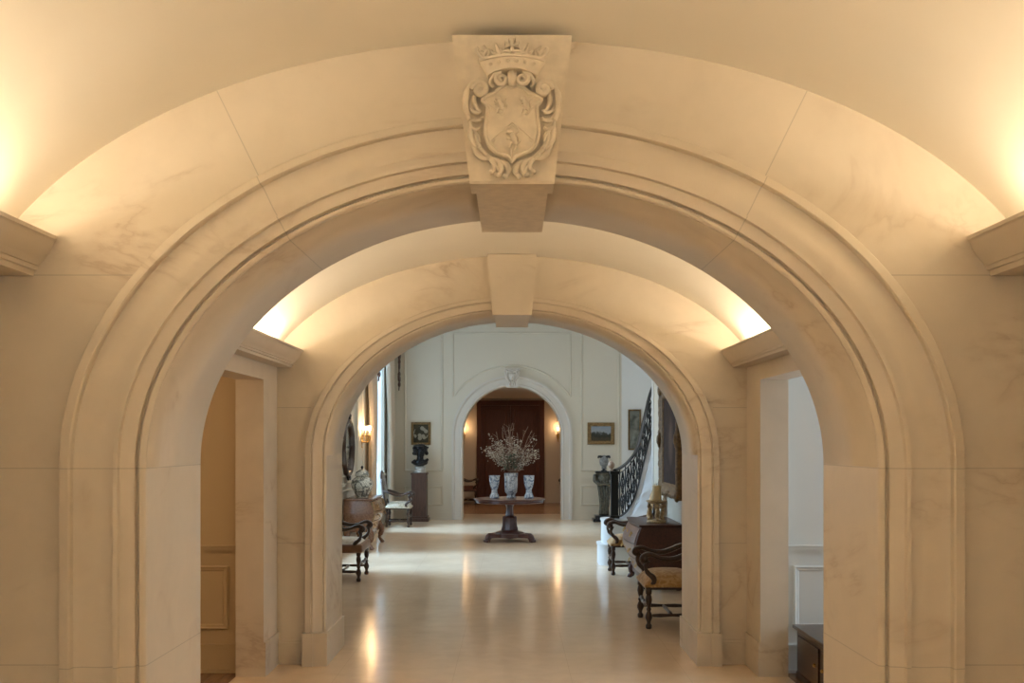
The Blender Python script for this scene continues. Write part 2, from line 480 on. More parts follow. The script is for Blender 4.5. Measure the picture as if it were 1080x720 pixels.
bm = BM(); box(bm, (-2.5, -3.35, 0), (2.5, -3.2, 1.0)); box(bm, (-2.5, -3.35, 1.0), (-.55, -3.2, 2.1)); box(bm, (.55, -3.35, 1.0), (2.5, -3.2, 2.1)); box(bm, (-2.5, -3.35, 2.1), (2.5, -3.2, 3.6))  # unseen back wall; its opening is added to let in fill light
struct('wall_back', bm, 'stone_side')
# middle bay side walls with a doorway each
DJ0, DJ1, DH = 5.25, 7.636, 2.28
for s, nm in ((-1, 'wall_left_middle'), (1, 'wall_right_middle')):
    bm = BM()
    def bx(x0, y0, z0, x1, y1, z1): box(bm, (min(s*x0, s*x1), y0, z0), (max(s*x0, s*x1), y1, z1))
    bx(1.925, D1b, 0, 2.12, DJ0, 2.405); bx(1.925, DJ1, 0, 2.12, D2, 2.405); bx(1.925, DJ0, DH, 2.12, DJ1, 2.405)
    bx(2.005, D1b, 2.405, 2.12, D2, 3.5)
    struct(nm, bm, 'stone_plain')
    # door casing, plinths
    bm = BM()
    for y0, y1 in ((DJ0-.26, DJ0), (DJ1, D2-.001)):
        bx(1.905, y0, .0, 1.925, y1, DH)
        bx(1.890, y0, 0, 1.905, y1, .262)
    bx(1.905, DJ0-.26, DH, 1.925, D2-.001, 2.406)
    # reveal lining
    struct('trim_8' if s < 0 else 'trim_9', bm, 'stone_plain')
# base blocks of the middle wall, both sides
bm = BM()
for s in (-1, 1):
    x0, x1 = sorted((s*1.687, s*1.93))
    box(bm, (x0, D2-.022, 0), (x1, D2+.001, .155)); box(bm, (x0, D2-.03, .155), (x1, D2+.001, .175)); box(bm, (x0, D2-.015, .175), (x1, D2+.001, .20))
struct('baseboard_middle', bm, 'stone_mid')

# ------------------------------------------------------------------ side rooms
for s, mat, tag_ in ((-1, 'tan_paint', 'left'), (1, 'white_paint', 'right')):
    bm = BM()
    def bx(x0, y0, z0, x1, y1, z1): box(bm, (min(s*x0, s*x1), y0, z0), (max(s*x0, s*x1), y1, z1))
    bx(2.125, 7.79, 0, 5.0, 7.9, 3.1); bx(5.0, 4.7, 0, 5.1, 7.9, 3.1)
    bx(2.125, 4.6, 0, 5.1, 4.7, 3.1)
    struct('wall_%s_side_room' % tag_, bm, mat)
    bm = BM(); bx(2.125, 4.6, 3.1, 5.1, 7.9, 3.2); struct('ceiling_%s_side_room' % tag_, bm, 'ceiling')
    bm = BM()
    y = 7.79
    def bar(z0, z1, p): bx(2.125, y-p, z0, 5.0, y, z1)
    bar(.945, .962, .018); bar(.962, .985, .03); bar(.985, .993, .038)
    bar(0, .20, .02); bar(.20, .222, .028); bar(0, .025, .035)
    # panels below the rail
    for k in range(3):
        u0 = 2.20+.95*k; a_, b_ = sorted((s*u0, s*(u0+.85)))
        if s < 0: a_, b_ = -(2.195+.95*k+.85), -(2.215+.95*k)
        rect_frame(bm, a_, b_, .335, .835, ('y', y), .045, .022)
    struct('trim_%d' % (10 if s < 0 else 11), bm, mat)
bm = BM(); box(bm, (-5.1, 4.6, -.05), (-2.12, 7.9, -.004)); struct('floor_left_side_room', bm, 'planks')
bm = BM(); box(bm, (2.12, 4.6, -.05), (5.1, 7.9, -.004)); struct('floor_right_side_room', bm, 'planks')

# ------------------------------------------------------------------ floors
bm = BM()
box(bm, (-2.12, -3.2, -.06), (2.12, 8.2, 0)); box(bm, (-3.1, 8.2, -.06), (4.7, 24.0, 0)); box(bm, (-1.2, 24.0, -.06), (1.2, 24.9, 0))
struct('floor', bm, 'floor')
bm = BM(); box(bm, (-3.0, 24.9, -.06), (3.0, 29.6, -.002)); box(bm, (-3.0, 24.0, -.06), (-1.2, 24.9, -.002)); box(bm, (1.2, 24.0, -.06), (3.0, 24.9, -.002))
struct('floor_far_room', bm, 'planks')

# ------------------------------------------------------------------ great hall
D3 = 23.1
WLX = -2.85
def wall_with_windows(name, x0, x1, y0, y1, zt, wins, mat):
    bm = BM(); y = y0
    for a, b, z0, z1 in wins:
        box(bm, (x0, y, 0), (x1, a, zt)); box(bm, (x0, a, 0), (x1, b, z0)); box(bm, (x0, a, z1), (x1, b, zt)); y = b
    box(bm, (x0, y, 0), (x1, y1, zt)); return struct(name, bm, mat)
WINS = [(14.0, 16.0, .35, 4.1), (20.0, 22.2, .35, 4.1)]
wall_with_windows('wall_left_hall', WLX-.3, WLX, D2b, D3+.3, 5.3, WINS, 'beige_wall')
for k, (a, b, z0, z1) in enumerate(WINS):
    bm = BM(); xw = WLX-.2
    # sash: outer frame, two leaves, glazing bars
    for (u0, u1, v0, v1) in ((a, a+.07, z0, z1), (b-.07, b, z0, z1), (a+.07, b-.07, z0, z0+.08), (a+.07, b-.07, z1-.08, z1), ((a+b)/2-.04, (a+b)/2+.04, z0+.08, z1-.08)):
        box(bm, (xw-.03, u0, v0), (xw+.03, u1, v1))
    for j in range(1, 6):
        z = z0+(z1-z0)*j/6; box(bm, (xw-.015, a+.07, z-.015), (xw+.015, b-.07, z+.015))
    w = struct('window_%d' % (k+1), bm, 'white_paint')
    bm = BM(); box(bm, (xw-.004, a+.07, z0+.08), (xw+.004, b-.07, z1-.08)); obj('pane', bm, 'glass', w)
    bm = BM(); box(bm, (WLX-.17, a, z0-.04), (WLX+.05, b, z0), .008); obj('window_sill', bm, 'white_paint', w)
# left wall panel mouldings (pier between the windows)
bm = BM()
for y0, y1 in ((16.25, 18.05), (18.22, 19.0), (22.45, 22.95)):
    rect_frame(bm, y0, y1, 1.2, 4.6, ('x', WLX), .05, .03, 1)
    rect_frame(bm, y0, y1, .30, .98, ('x', WLX), .05, .03, 1)
for y0, y1 in ((D2b, 13.9), (16.1, 19.9), (22.3, D3)):
    box(bm, (WLX, y0, 0), (WLX+.03, y1, .2)); box(bm, (WLX, y0, 1.05), (WLX+.035, y1, 1.10))
struct('trim_12', bm, 'beige_wall')
# far wall with round arch
def far_wall():
    bm = BM(); r, zs = 1.145, 1.945
    pts = [(-3.1, 0), (-r, 0), (-r, zs)]
    for i in range(1, 48):
        t = PI-PI*i/48; x, z = r*math.cos(t), zs+r*math.sin(t)
        pts.append((x, z))
    pts += [(r, zs), (r, 0), (3.1, 0), (3.1, 5.3), (-3.1, 5.3)]
    prism(bm, pts, 'y', D3, D3+.5)
    bmesh.ops.triangulate(bm, faces=[f for f in bm.faces if len(f.verts) > 4])
    struct('wall_far', bm, 'hall_paint', sharp=20)
    # casing
    prof = [(.001, -.01), (.001, .03), (.02, .045), (.05, .05), (.06, .035), (.17, .04), (.19, .06), (.21, .075), (.25, .075), (.255, -.01)]
    bm = BM()
    st = [('l', 0), ('l', zs)]+[('a', PI*i/64) for i in range(1, 64)]+[('r', zs), ('r', 0)]
    def fr(s, p):
        u, v = p
        if s[0] == 'l': return (-(r+u), D3-v, s[1])
        if s[0] == 'r': return (r+u, D3-v, s[1])
        t = PI-s[1]; return ((r+u)*math.cos(t), D3-v, zs+(r+u)*math.sin(t))
    sweep(bm, st, prof, fr)
    struct('trim_13', bm, 'casing_paint', sharp=28)
    # panel mouldings: centre panel with curved lower edge, tall side panels, dado
    bm = BM()
    R = 1.63; cx = 0.0; xs = 1.36; zt = 1.8+115/45.4
    zarc = zs+math.sqrt(R*R-xs*xs)
    t0 = math.asin((zarc-zs)/R)
    path = [(-xs, zt), (-xs, zarc)]+[(R*math.cos(PI-(t0+(PI-2*t0)*i/40)), zs+R*math.sin(PI-(t0+(PI-2*t0)*i/40))) for i in range(1, 40)]+[(xs, zarc), (xs, zt)]
    tube(bm, [(x, D3-.004, z) for x, z in path], .022, 8, closed=True, flat=.9)
    for s in (-1, 1):
        a_, b_ = sorted((s*1.60, s*2.50))
        rect_frame(bm, a_, b_, 1.12, 4.75, ('y', D3), .05, .03)
        rect_frame(bm, a_, b_, .33, .78, ('y', D3), .045, .025)
        box(bm, (a_-.0, D3-.035, .90), (b_+.0, D3, .955)); 
        c_, d_ = sorted((s*1.41, s*2.54)); box(bm, (c_, D3-.03, 0), (d_, D3, .17))
    struct('trim_14', bm, 'hall_paint')
far_wall()
bm = BM(); box(bm, (-3.1, D2b, 5.3), (4.7, D3+.5, 5.4)); struct('ceiling_hall', bm, 'ceiling')
bm = BM(); box(bm, (2.1, D2b, 0), (2.28, 14.9, 5.3)); struct('wall_right_hall', bm, 'hall_paint')
bm = BM(); box(bm, (2.08, D2b, 0), (2.1, 14.9, .18)); box(bm, (2.09, 14.75, .18), (2.1, 14.9, 5.3)); struct('baseboard_right', bm, 'white_paint')
# curved stairwell wall
cw = catmull([(2.54, 23.1, 0), (3.05, 22.86, 0), (3.7, 22.2, 0), (4.15, 21.0, 0), (4.25, 19.0, 0), (4.0, 17.0, 0), (3.3, 15.4, 0), (2.2, 14.76, 0)], 8)
bm = BM()
def frw(i, p):
    a = cw[max(i-1, 0)]; b = cw[min(i+1, len(cw)-1)]; t = (b-a).normalized(); nrm = Vector((t.y, -t.x, 0))
    q = cw[i]-nrm*p[0]
    return (q.x, q.y, p[1])
sweep(bm, range(len(cw)), [(0, 0), (.1, 0), (.1, 5.3), (0, 5.3)], frw)
struct('wall_stairwell', bm, 'white_paint', sharp=40)
bm = BM()
sweep(bm, range(len(cw)), [(-.03, .86), (0, .86), (0, .91), (-.03, .91)], frw)
sweep(bm, range(len(cw)), [(-.025, 0), (0, 0), (0, .17), (-.025, .17)], frw)
struct('baseboard_stairwell', bm, 'white_paint')

# ------------------------------------------------------------------ far room
bm = BM(); box(bm, (-3.0, 29.5, 0), (3.0, 29.6, 3.1)); box(bm, (-3.1, 23.6, 0), (-3.0, 29.6, 3.1)); box(bm, (3.0, 23.6, 0), (3.1, 29.6, 3.1))
struct('wall_far_room', bm, 'far_paint')
bm = BM(); box(bm, (-3.1, 23.6, 3.1), (3.1, 29.6, 3.2)); struct('ceiling_far_room', bm, 'far_paint')
bm = BM()
for x0, x1 in ((-3, -1.12), (1.05, 3)):
    box(bm, (x0, 29.47, 0), (x1, 29.5, .16)); 
struct('baseboard_far_room', bm, 'far_paint')
# mahogany double door
bm = BM(); dx0, dx1 = (503-540)/35.6, (574-540)/35.6
for a, b in (((dx0, 29.40, 0), (dx0+.14, 29.5, 3.03)), ((dx1-.14, 29.40, 0), (dx1, 29.5, 3.03)), ((dx0+.14, 29.40, 2.89), (dx1-.14, 29.5, 3.03))): box(bm, a, b, .01)
door = struct('door_1', bm, 'mahogany')
dm = (dx0+dx1)/2
for s in (-1, 1):
    x0, x1 = (dx0+.14, dm-.001) if s < 0 else (dm+.001, dx1-.14)
    bm = BM(); box(bm, (x0, 29.44, .01), (x1, 29.49, 2.885))
    for z0, z1 in ((.15, 2.78),): rect_frame(bm, x0+.1, x1-.1, z0, z1, ('y', 29.44), .05, .02)
    leaf = obj('door_leaf', bm, 'mahogany', door)
    bm = BM(); xx = dm-s*-.06 if False else dm+s*.07
    lathe(bm, [(.012, 0), (.012, .03), (.028, .04), (.03, .055), (.015, .065)], 16, (0, 0, 0), 'y')
    bmesh.ops.transform(bm, matrix=Matrix.Translation((xx, 29.44, 1.0)) @ Matrix.Rotation(PI, 4, 'Z'), verts=bm.verts)
    obj('door_knob', bm, 'brass', leaf, smooth=True)

# ------------------------------------------------------------------ keystones
def wedge(bm, hb, ht, zb, zt, d0, d1, mi=0):
    fs = prism(bm, [(-hb, zb), (hb, zb), (ht, zt), (-ht, zt)], 'y', d0, d1)
KD = 3.94
ks = thing('carved_keystone', 'carved stone keystone with a crowned coat of arms at the top of the nearest arch', 'keystone', (0, KD, 2.823))
bm = BM(); wedge(bm, .167, .239, 2.823, 3.413, KD, D1-.0005)
# the part between the wall faces is narrower by the joint
wedge(bm, .147, .147, 2.823, SPR+B1+.004, D1-.0005, 4.855); wedge(bm, .147, .222, SPR+B1+.004, 3.385, D1-.0005, D1b-.003)
bmesh.ops.bevel(bm, geom=[e for e in bm.edges if all(abs(v.co.y-KD) < 1e-4 for v in e.verts)], offset=.006, segments=2, affect='EDGES')
obj('block', bm, 'carved', ks, world=True, sharp=40)
U = 1/(4.235*266.0)
def K(cx, cy, h=0):
    h = h*1.25; q = (KD-h)/F
    return Vector(((cx-255)/4.235*q, KD-h, 1.8+(466-(30+cy/4.235))*q))
def spiral(cx, cy, r0, r1, a0, turns, n=26, h=.02):
    return [K(cx+(r0+(r1-r0)*i/n)*math.cos(a0+turns*2*PI*i/n), cy+(r0+(r1-r0)*i/n)*math.sin(a0+turns*2*PI*i/n), h) for i in range(n+1)]
half = [(255, 262), (225, 258), (200, 268), (178, 290), (150, 300), (124, 320), (146, 348), (142, 400), (137, 460), (150, 515), (178, 548), (215, 562), (242, 574), (255, 594)]
outl = half+[(510-x, y) for x, y in half[-2:0:-1]]
oc = catmull([(x, y, 0) for x, y in outl], 4, closed=True)
bm = BM()
cyc = 420
rings = []
for k, (sc, h) in enumerate(((1.0, 0), (1.0, .022), (.93, .032), (.7, .041), (.4, .046), (.15, .048))):
    rings.append([bm.verts.new(K(255+(p.x-255)*sc, cyc+(p.y-cyc)*sc, h)) for p in oc])
n = len(oc)
for a, b in zip(rings, rings[1:]):
    for i in range(n): bm.faces.new((a[i], a[(i+1) % n], b[(i+1) % n], b[i]))
bm.faces.new(rings[-1]); bm.faces.new(rings[0][::-1]); bmesh.ops.recalc_face_normals(bm, faces=bm.faces)
shield = obj('shield', bm, 'carved', ks, smooth=True, world=True)
bm = BM(); tube(bm, [K(p.x, p.y, .026) for p in oc], .0085, 8, closed=True)
obj('shield_border', bm, 'carved', shield, smooth=True, world=True)
bm = BM(); tube(bm, [K(162, 500, .036), K(200, 467, .043), K(255, 418, .050), K(310, 463, .043), K(352, 500, .036)], .0042, 8)
tube(bm, [K(170, 508, .036), K(205, 474, .043), K(255, 430, .050), K(305, 470, .043), K(344, 506, .036)], .0025, 6)
obj('chevron', bm, 'carved', shield, smooth=True, world=True)
def lion(cx, cy, s, h):
    """a small rampant beast in relief"""
    bm = BM()
    def L(x, y, dh=0): return K(cx+x*s, cy+y*s, h+dh)
    tube(bm, catmull([L(8, 22), L(4, 8, .004), L(-2, -8, .006), L(-8, -20, .005)], 4), [.009*s, .011*s, .012*s, .010*s]*1+[.009*s], 8)
    ball(bm, L(-13, -28, .006), .011*s, (1.1, .8, .9)); ball(bm, L(-21, -26, .006), .005*s)
    for pts in ([(-8, -14), (-22, -12), (-28, -20)], [(-3, -4), (-18, 2), (-25, -4)], [(4, 14), (-10, 20), (-12, 32), (-20, 36)], [(9, 20), (12, 32), (6, 42), (-2, 44)], [(10, 16), (22, 10), (20, -4), (12, -14), (20, -26)]):
        c = catmull([L(x, y, .002) for x, y in pts], 3)
        tube(bm, c, [.0055*s, .0035*s], 6)
    return bm
for cx, cy, s, h in ((205, 340, 1.0, .043), (318, 340, 1.0, .043), (262, 492, 1.15, .046)):
    obj('lion', lion(cx, cy, s, h), 'carved', shield, smooth=True, world=True)
# crown
crown_bm = BM()
def CR(t, v, dh=0):      # t -1..1 across, v 0 rim..1 top
    x = 255+t*(108+42*v); y = 208-34*(1-t*t)*(1-.35*v)-74*v
    return K(x, y, .012+.050*math.sqrt(max(0, 1-t*t*.92))+.006*v+dh)
nt_ = 24
for v0, v1, dh in ((0, .18, .008), (.18, .85, 0), (.85, 1.0, .008)):
    fr_ = [[CR(-1+2*i/nt_, v, dh) for i in range(nt_+1)] for v in (v0, v1)]
    bk_ = [[Vector((p.x, KD+.001, p.z)) for p in row] for row in fr_]
    R4 = [[crown_bm.verts.new(p) for p in row] for row in (fr_[0], fr_[1], bk_[1], bk_[0])]
    for q in range(4):
        a, b = R4[q], R4[(q+1) % 4]
        for i in range(nt_): crown_bm.faces.new((a[i], a[i+1], b[i+1], b[i]))
    crown_bm.faces.new([r[0] for r in R4]); crown_bm.faces.new([r[-1] for r in R4][::-1])
bmesh.ops.recalc_face_normals(crown_bm, faces=crown_bm.faces)
crown = obj('crown', crown_bm, 'carved', ks, world=True, sharp=45)
bm = BM()
for t in (-.75, -.45, -.15, .15, .45, .75):
    ball(bm, CR(t, .5, .002), .0085, (1, .6, .75) if abs(t) != .45 else (.8, .6, 1.0))
obj('crown_jewels', bm, 'carved', crown, smooth=True, world=True)
# cross pattee
bm = BM()
for a in range(4):
    an = a*PI/2+PI/4*0
    def Q(r, w, h): 
        ca, sa = math.cos(an), math.sin(an)
        return K(255+r*ca-w*sa, 72+r*sa+w*ca, h)
    f0 = [Q(4, -3, .06), Q(34, -17, .060), Q(28, 0, .066), Q(34, 17, .060), Q(4, 3, .06)]
    vs = [bm.verts.new(p) for p in f0]; vb = [bm.verts.new(Vector((p.x, KD-.02, p.z))) for p in f0]
    bm.faces.new(vs); bm.faces.new(vb[::-1])
    for i in range(5): bm.faces.new((vs[i], vb[i], vb[(i+1) % 5], vs[(i+1) % 5]))
bmesh.ops.recalc_face_normals(bm, faces=bm.faces)
ball(bm, K(255, 72, .062), .008)
for s in (-1, 1):
    for p in ([(0, 104), (22*s, 98), (44*s, 102), (50*s, 88)], [(8*s, 112), (34*s, 112), (60*s, 104)]):
        tube(bm, catmull([K(255+x, y, .058) for x, y in p], 4), [.007, .004], 6)
obj('crown_cross', bm, 'carved', crown, world=True)
for s in (-1, 1):
    bm = BM()
    for pts, r in (([(255+s*118, 145), (255+s*124, 118), (255+s*112, 100), (255+s*128, 78)], [.010, .005]), ([(255+s*118, 140), (255+s*142, 120), (255+s*158, 96), (255+s*150, 86)], [.009, .006]),
                   ([(255+s*112, 130), (255+s*102, 112), (255+s*106, 92)], [.008, .005]), ([(255+s*126, 128), (255+s*134, 106), (255+s*140, 112)], [.008, .008])):
        tube(bm, catmull([K(x, y, .032) for x, y in pts], 4), r, 8)
    obj('crown_leaf', bm, 'carved', crown, smooth=True, world=True)
    bm = BM()
    pts = [K(255+s*56, 128, .052), K(255+s*62, 100, .054), K(255+s*74, 64, .056)]
    tube(bm, pts, [.018, .004], 8, flat=.5); tube(bm, [K(255+s*52, 112, .052), K(255+s*80, 112, .050), K(255+s*92, 100, .046)], [.008, .005], 6)
    obj('crown_point', bm, 'carved', crown, smooth=True, world=True)
# volutes under the crown
for s in (-1, 1):
    bm = BM()
    sp = spiral(255+s*46, 226, 30, 5, (-PI/2), s*1.6, h=.042)
    tube(bm, sp, [.010, .006], 8)
    tube(bm, catmull([K(255+s*46, 196, .042), K(255+s*78, 206, .040), K(255+s*96, 240, .032), K(255+s*84, 262, .028)], 5), [.010, .006], 8)
    obj('volute', bm, 'carved', ks, smooth=True, world=True)
bm = BM(); tube(bm, [K(255, 186, .04), K(255, 225, .046), K(255, 258, .036)], [.012, .016, .010], 10)
tube(bm, [K(240, 195, .04), K(238, 225, .042), K(243, 256, .034)], .006, 8); tube(bm, [K(270, 195, .04), K(272, 225, .042), K(267, 256, .034)], .006, 8)
obj('volute_stem', bm, 'carved', ks, smooth=True, world=True)
# side scrolls and leaves
for s in (-1, 1):
    def X(x): return 255+s*(255-x) if s > 0 else x
    bm = BM()
    cx = X(112)
    tube(bm, spiral(cx, 272, 36, 6, 0 if s > 0 else PI, -s*-1.35 if False else s*1.5*-1, h=.030)[::-1], [.013, .011], 8)
    ball(bm, K(cx, 272, .024), .028, (1, .55, 1))
    out = [(108, 236), (78, 246), (56, 276), (47, 320), (52, 370), (66, 410)]
    tube(bm, catmull([K(X(x), y, .026) for x, y in out], 5), [.012, .010, .013, .012, .010], 8)
    inn = [(88, 300), (86, 330), (100, 362), (118, 372)]
    tube(bm, catmull([K(X(x), y, .018) for x, y in inn], 5), [.010, .009], 8)
    obj('scroll', bm, 'carved', ks, smooth=True, world=True)
    bm = BM()
    leaves = [([(62, 350), (80, 372), (104, 376), (122, 366)], .013), ([(58, 385), (78, 408), (106, 412), (128, 400)], .013), ([(66, 400), (72, 440), (96, 452), (112, 440)], .013),
              ([(70, 430), (70, 480), (88, 520), (112, 536)], .017), ([(92, 468), (96, 505), (118, 540), (148, 566)], .016), ([(84, 450), (104, 480), (112, 510)], .012),
              ([(78, 520), (96, 556), (128, 580), (158, 576)], .015), ([(130, 560), (166, 588), (176, 622), (158, 642)], .016), ([(160, 580), (196, 596), (206, 632), (184, 656)], .018),
              ([(205, 590), (232, 612), (240, 640), (222, 662)], .017), ([(180, 610), (200, 640), (196, 664)], .014)]
    for pts, r in leaves:
        c = catmull([K(X(x), y, .022) for x, y in pts], 5); m_ = len(c)
        tube(bm, c, [r*(.35+.75*math.sin(PI*min(1, (i+1.5)/(m_+.5))))*U*1130*.62 for i in range(m_)], 8, flat=.75, up=(0, 1, 0))
    for bx_, by_, br in ((162, 640, 12), (188, 654, 12), (226, 660, 12), (150, 574, 11), (112, 534, 10), (122, 400, 9)):
        ball(bm, K(X(bx_), by_, .024), br*U)
    obj('acanthus_leaf', bm, 'carved', ks, smooth=True, world=True)

ks2 = thing('keystone', 'plain wedge keystone at the top of the second arch', 'keystone', (0, D2-.1, 2.82))
bm = BM(); wedge(bm, .158, .198, 2.818, 3.303, D2-.11, D2-.0005); wedge(bm, .140, .140, 2.818, SPR+B2+.004, D2-.0005, D2b+.03); wedge(bm, .140, .180, SPR+B2+.004, 3.24, D2-.0005, D2b)
obj('block', bm, 'stone_mid', ks2, world=True)
ks3 = thing('carved_keystone', 'small white keystone carved with a mask on the distant round arch', 'keystone', (0, D3-.1, 3.09))
bm = BM(); prism(bm, [(-.13, 3.06), (.13, 3.06), (.19, 3.50), (-.19, 3.50)], 'y', D3-.13, D3-.001)
obj('block', bm, 'casing_paint', ks3, world=True)
bm = BM()
y_ = D3-.14
ball(bm, (0, y_, 3.30), .085, (.85, .5, 1.1), 3); ball(bm, (0, y_-.04, 3.29), .018, (.8, 1, 1.5)); 
for s in (-1, 1):
    ball(bm, (s*.03, y_-.03, 3.325), .014); tube(bm, catmull([(s*.02, y_, 3.40), (s*.09, y_, 3.42), (s*.13, y_, 3.34), (s*.10, y_, 3.26), (s*.07, y_, 3.20)], 4), [.025, .018], 8)
    tube(bm, catmull([(s*.03, y_, 3.20), (s*.07, y_, 3.14), (s*.04, y_, 3.09)], 4), [.022, .01], 8)
    tube(bm, catmull([(s*.06, y_, 3.40), (s*.13, y_, 3.46), (s*.17, y_, 3.44)], 4), [.02, .015], 8)
tube(bm, [(0, y_, 3.22), (0, y_, 3.13), (0, y_+.005, 3.07)], [.03, .02, .01], 8); ball(bm, (0, y_, 3.45), .03, (1.4, .7, 1))
obj('mask', bm, 'casing_paint', ks3, smooth=True, world=True)

# ------------------------------------------------------------------ chairs
TURN = [(.024, 0), (.030, .012), (.030, .035), (.018, .05), (.020, .07), (.034, .10), (.036, .12), (.026, .15), (.016, .17), (.024, .18), (.024, .195), (.016, .205), (.026, .24), (.034, .28), (.028, .315), (.020, .33), (.030, .335), (.030, .40)]
def armchair(label, fab, woodm, loc, rz, group=None, w=.30, backfab=None, rail=None, side=None):
    t = thing('armchair', label, 'chair', loc, rz, group)
    for sx, sy in ((.23, w), (.23, -w), (-.23, w*.86), (-.23, -w*.86)):
        bm = BM(); lathe(bm, TURN, 14, (sx, sy, 0)); obj('leg', bm, woodm, t, smooth=True)
    for s in (-1, 1):
        bm = BM(); tube(bm, [(.23, s*w, .125), (.12, s*w*.96, .125), (0, s*w*.93, .125), (-.12, s*w*.9, .125), (-.23, s*w*.86, .125)], [.012, .02, .014, .02, .012], 10)
        obj('stretcher', bm, woodm, t, smooth=True)
    bm = BM(); tube(bm, [(0, -w*.93, .125), (0, -w*.5, .125), (0, 0, .125), (0, w*.5, .125), (0, w*.93, .125)], [.012, .02, .014, .02, .012], 10)
    obj('stretcher', bm, woodm, t, smooth=True)
    bm = BM()
    for s in (-1, 1): tube(bm, catmull([(.23, s*w, .20), (.235, s*w*.6, .235), (.235, s*w*.25, .20), (.235, 0, .225)], 5), [.014, .020, .016], 8)
    obj('stretcher', bm, woodm, t, smooth=True)
    bm = BM(); box(bm, (-.26, -w-.02, .375), (.26, w+.02, .425), .008)
    obj('seat_frame', bm, rail or woodm, t)
    # domed seat
    bm = BM(); n = 14; g = []
    for i in range(n+1):
        row = []
        for j in range(n+1):
            u, v = -1+2*i/n, -1+2*j/n
            z = .425+.095*(1-abs(u)**5)*(1-abs(v)**5)+.02*(1-u*u)*(1-v*v)
            row.append(bm.verts.new((.27*u, (w+.03)*v, z)))
        g.append(row)
    for i in range(n):
        for j in range(n): bm.faces.new((g[i][j], g[i+1][j], g[i+1][j+1], g[i][j+1]))
    bot = [bm.verts.new(p) for p in ((-.27, -w-.03, .40), (.27, -w-.03, .40), (.27, w+.03, .40), (-.27, w+.03, .40))]
    bm.faces.new(bot[::-1])
    edges = [[g[i][0] for i in range(n+1)], [g[n][j] for j in range(n+1)], [g[n-i][n] for i in range(n+1)], [g[0][n-j] for j in range(n+1)]]
    for k in range(4): bm.faces.new([bot[(k+1) % 4], bot[k]][::-1][::-1]+edges[k][:] if False else [bot[k]]+[bot[(k+1) % 4]]+edges[k][::-1])
    bmesh.ops.recalc_face_normals(bm, faces=bm.faces)
    obj('seat', bm, fab, t, sharp=60)
    if side:
        bm = BM(); box(bm, (-.278, -w-.038, .37), (.278, w+.038, .478), .02); obj('seat_skirt', bm, side, t, sharp=60)
    # back: posts and arched padded panel, leaning
    def BK(u, z): return (-.25-.16*(z-.42), u, z)
    bm = BM()
    for s in (-1, 1): tube(bm, [BK(s*w*.86, .40), BK(s*w*.86, .75), BK(s*w*.86, 1.02)], .02, 8)
    tube(bm, [BK(u, z) for u, z in [(-w*.86, 1.02), (-w*.7, 1.10), (-w*.35, 1.16), (0, 1.18), (w*.35, 1.16), (w*.7, 1.10), (w*.86, 1.02)]], .02, 8)
    obj('back_frame', bm, woodm, t, smooth=True)
    bm = BM(); ou = [(-w*.8, .58), (-w*.8, 1.0), (-w*.66, 1.08), (-w*.33, 1.135), (0, 1.15), (w*.33, 1.135), (w*.66, 1.08), (w*.8, 1.0), (w*.8, .58)]
    rr = []
    for sc, off in ((1, -.03), (1, .015), (.9, .035), (.5, .045)):
        rr.append([bm.verts.new(Vector(BK(u*sc, .85+(z-.85)*sc))+Vector((off, 0, 0))) for u, z in ou])
    for a, b in zip(rr, rr[1:]):
        for i in range(9): bm.faces.new((a[i], a[(i+1) % 9], b[(i+1) % 9], b[i]))
    bm.faces.new(rr[0][::-1]); bm.faces.new(rr[-1]); bmesh.ops.recalc_face_normals(bm, faces=bm.faces)
    obj('backrest', bm, backfab or fab, t, sharp=50)
    for s in (-1, 1):
        bm = BM(); y = s*(w+.005)
        c = catmull([(-.30, s*w*.88, .77), (-.18, y, .735), (-.02, y, .675), (.11, y, .68), (.21, y, .715), (.275, y, .70), (.295, y, .665), (.27, y, .645)], 5)
        m_ = len(c); tube(bm, c, [.021+.008*math.sin(PI*i/m_*2.2)**2 for i in range(m_)], 10)
        for q in (-.022, .022): lathe(bm, [(.001, y+q-.006), (.030, y+q-.004), (.030, y+q+.004), (.001, y+q+.006)], 16, (.266, 0, .67), 'y')
        arm = obj('arm', bm, woodm, t, smooth=True)
        bm = BM(); tube(bm, catmull([(.235, y, .66), (.262, y, .60), (.24, y, .54), (.185, y, .49), (.185, y, .44), (.23, y, .40)], 5), [.022, .018, .024, .028, .024, .024], 10)
        obj('arm_support', bm, woodm, arm, smooth=True)
    return t
armchair('dark carved armchair with a gold tapestry seat in front of the right-hand commode', 'seat_gold', 'dark_wood', (1.55, 9.92, 0), PI, w=.31)
armchair('dark carved armchair behind the right-hand commode, by the foot of the stair', 'seat_gold', 'dark_wood', (1.60, 13.70, 0), PI, w=.23)
armchair('dark carved armchair with a pale seat, nearest chair on the left behind the arch', 'seat_cream2', 'dark_wood', (-2.21, 13.2, 0), 0, w=.35, side='leather')
armchair('carved armchair with a cream domed seat in front of the far left window', 'seat_cream', 'dark_wood', (-2.42, 21.3, 0), 0, w=.28, backfab='grey_fab')
armchair('dark armchair in the far room left of the mahogany doors', 'mahogany', 'dark_wood', (-1.28, 28.9, 0), 0, w=.28)
armchair('dark armchair in the far room right of the mahogany doors, mostly hidden by the arch', 'mahogany', 'dark_wood', (1.68, 28.9, 0), PI, w=.28)

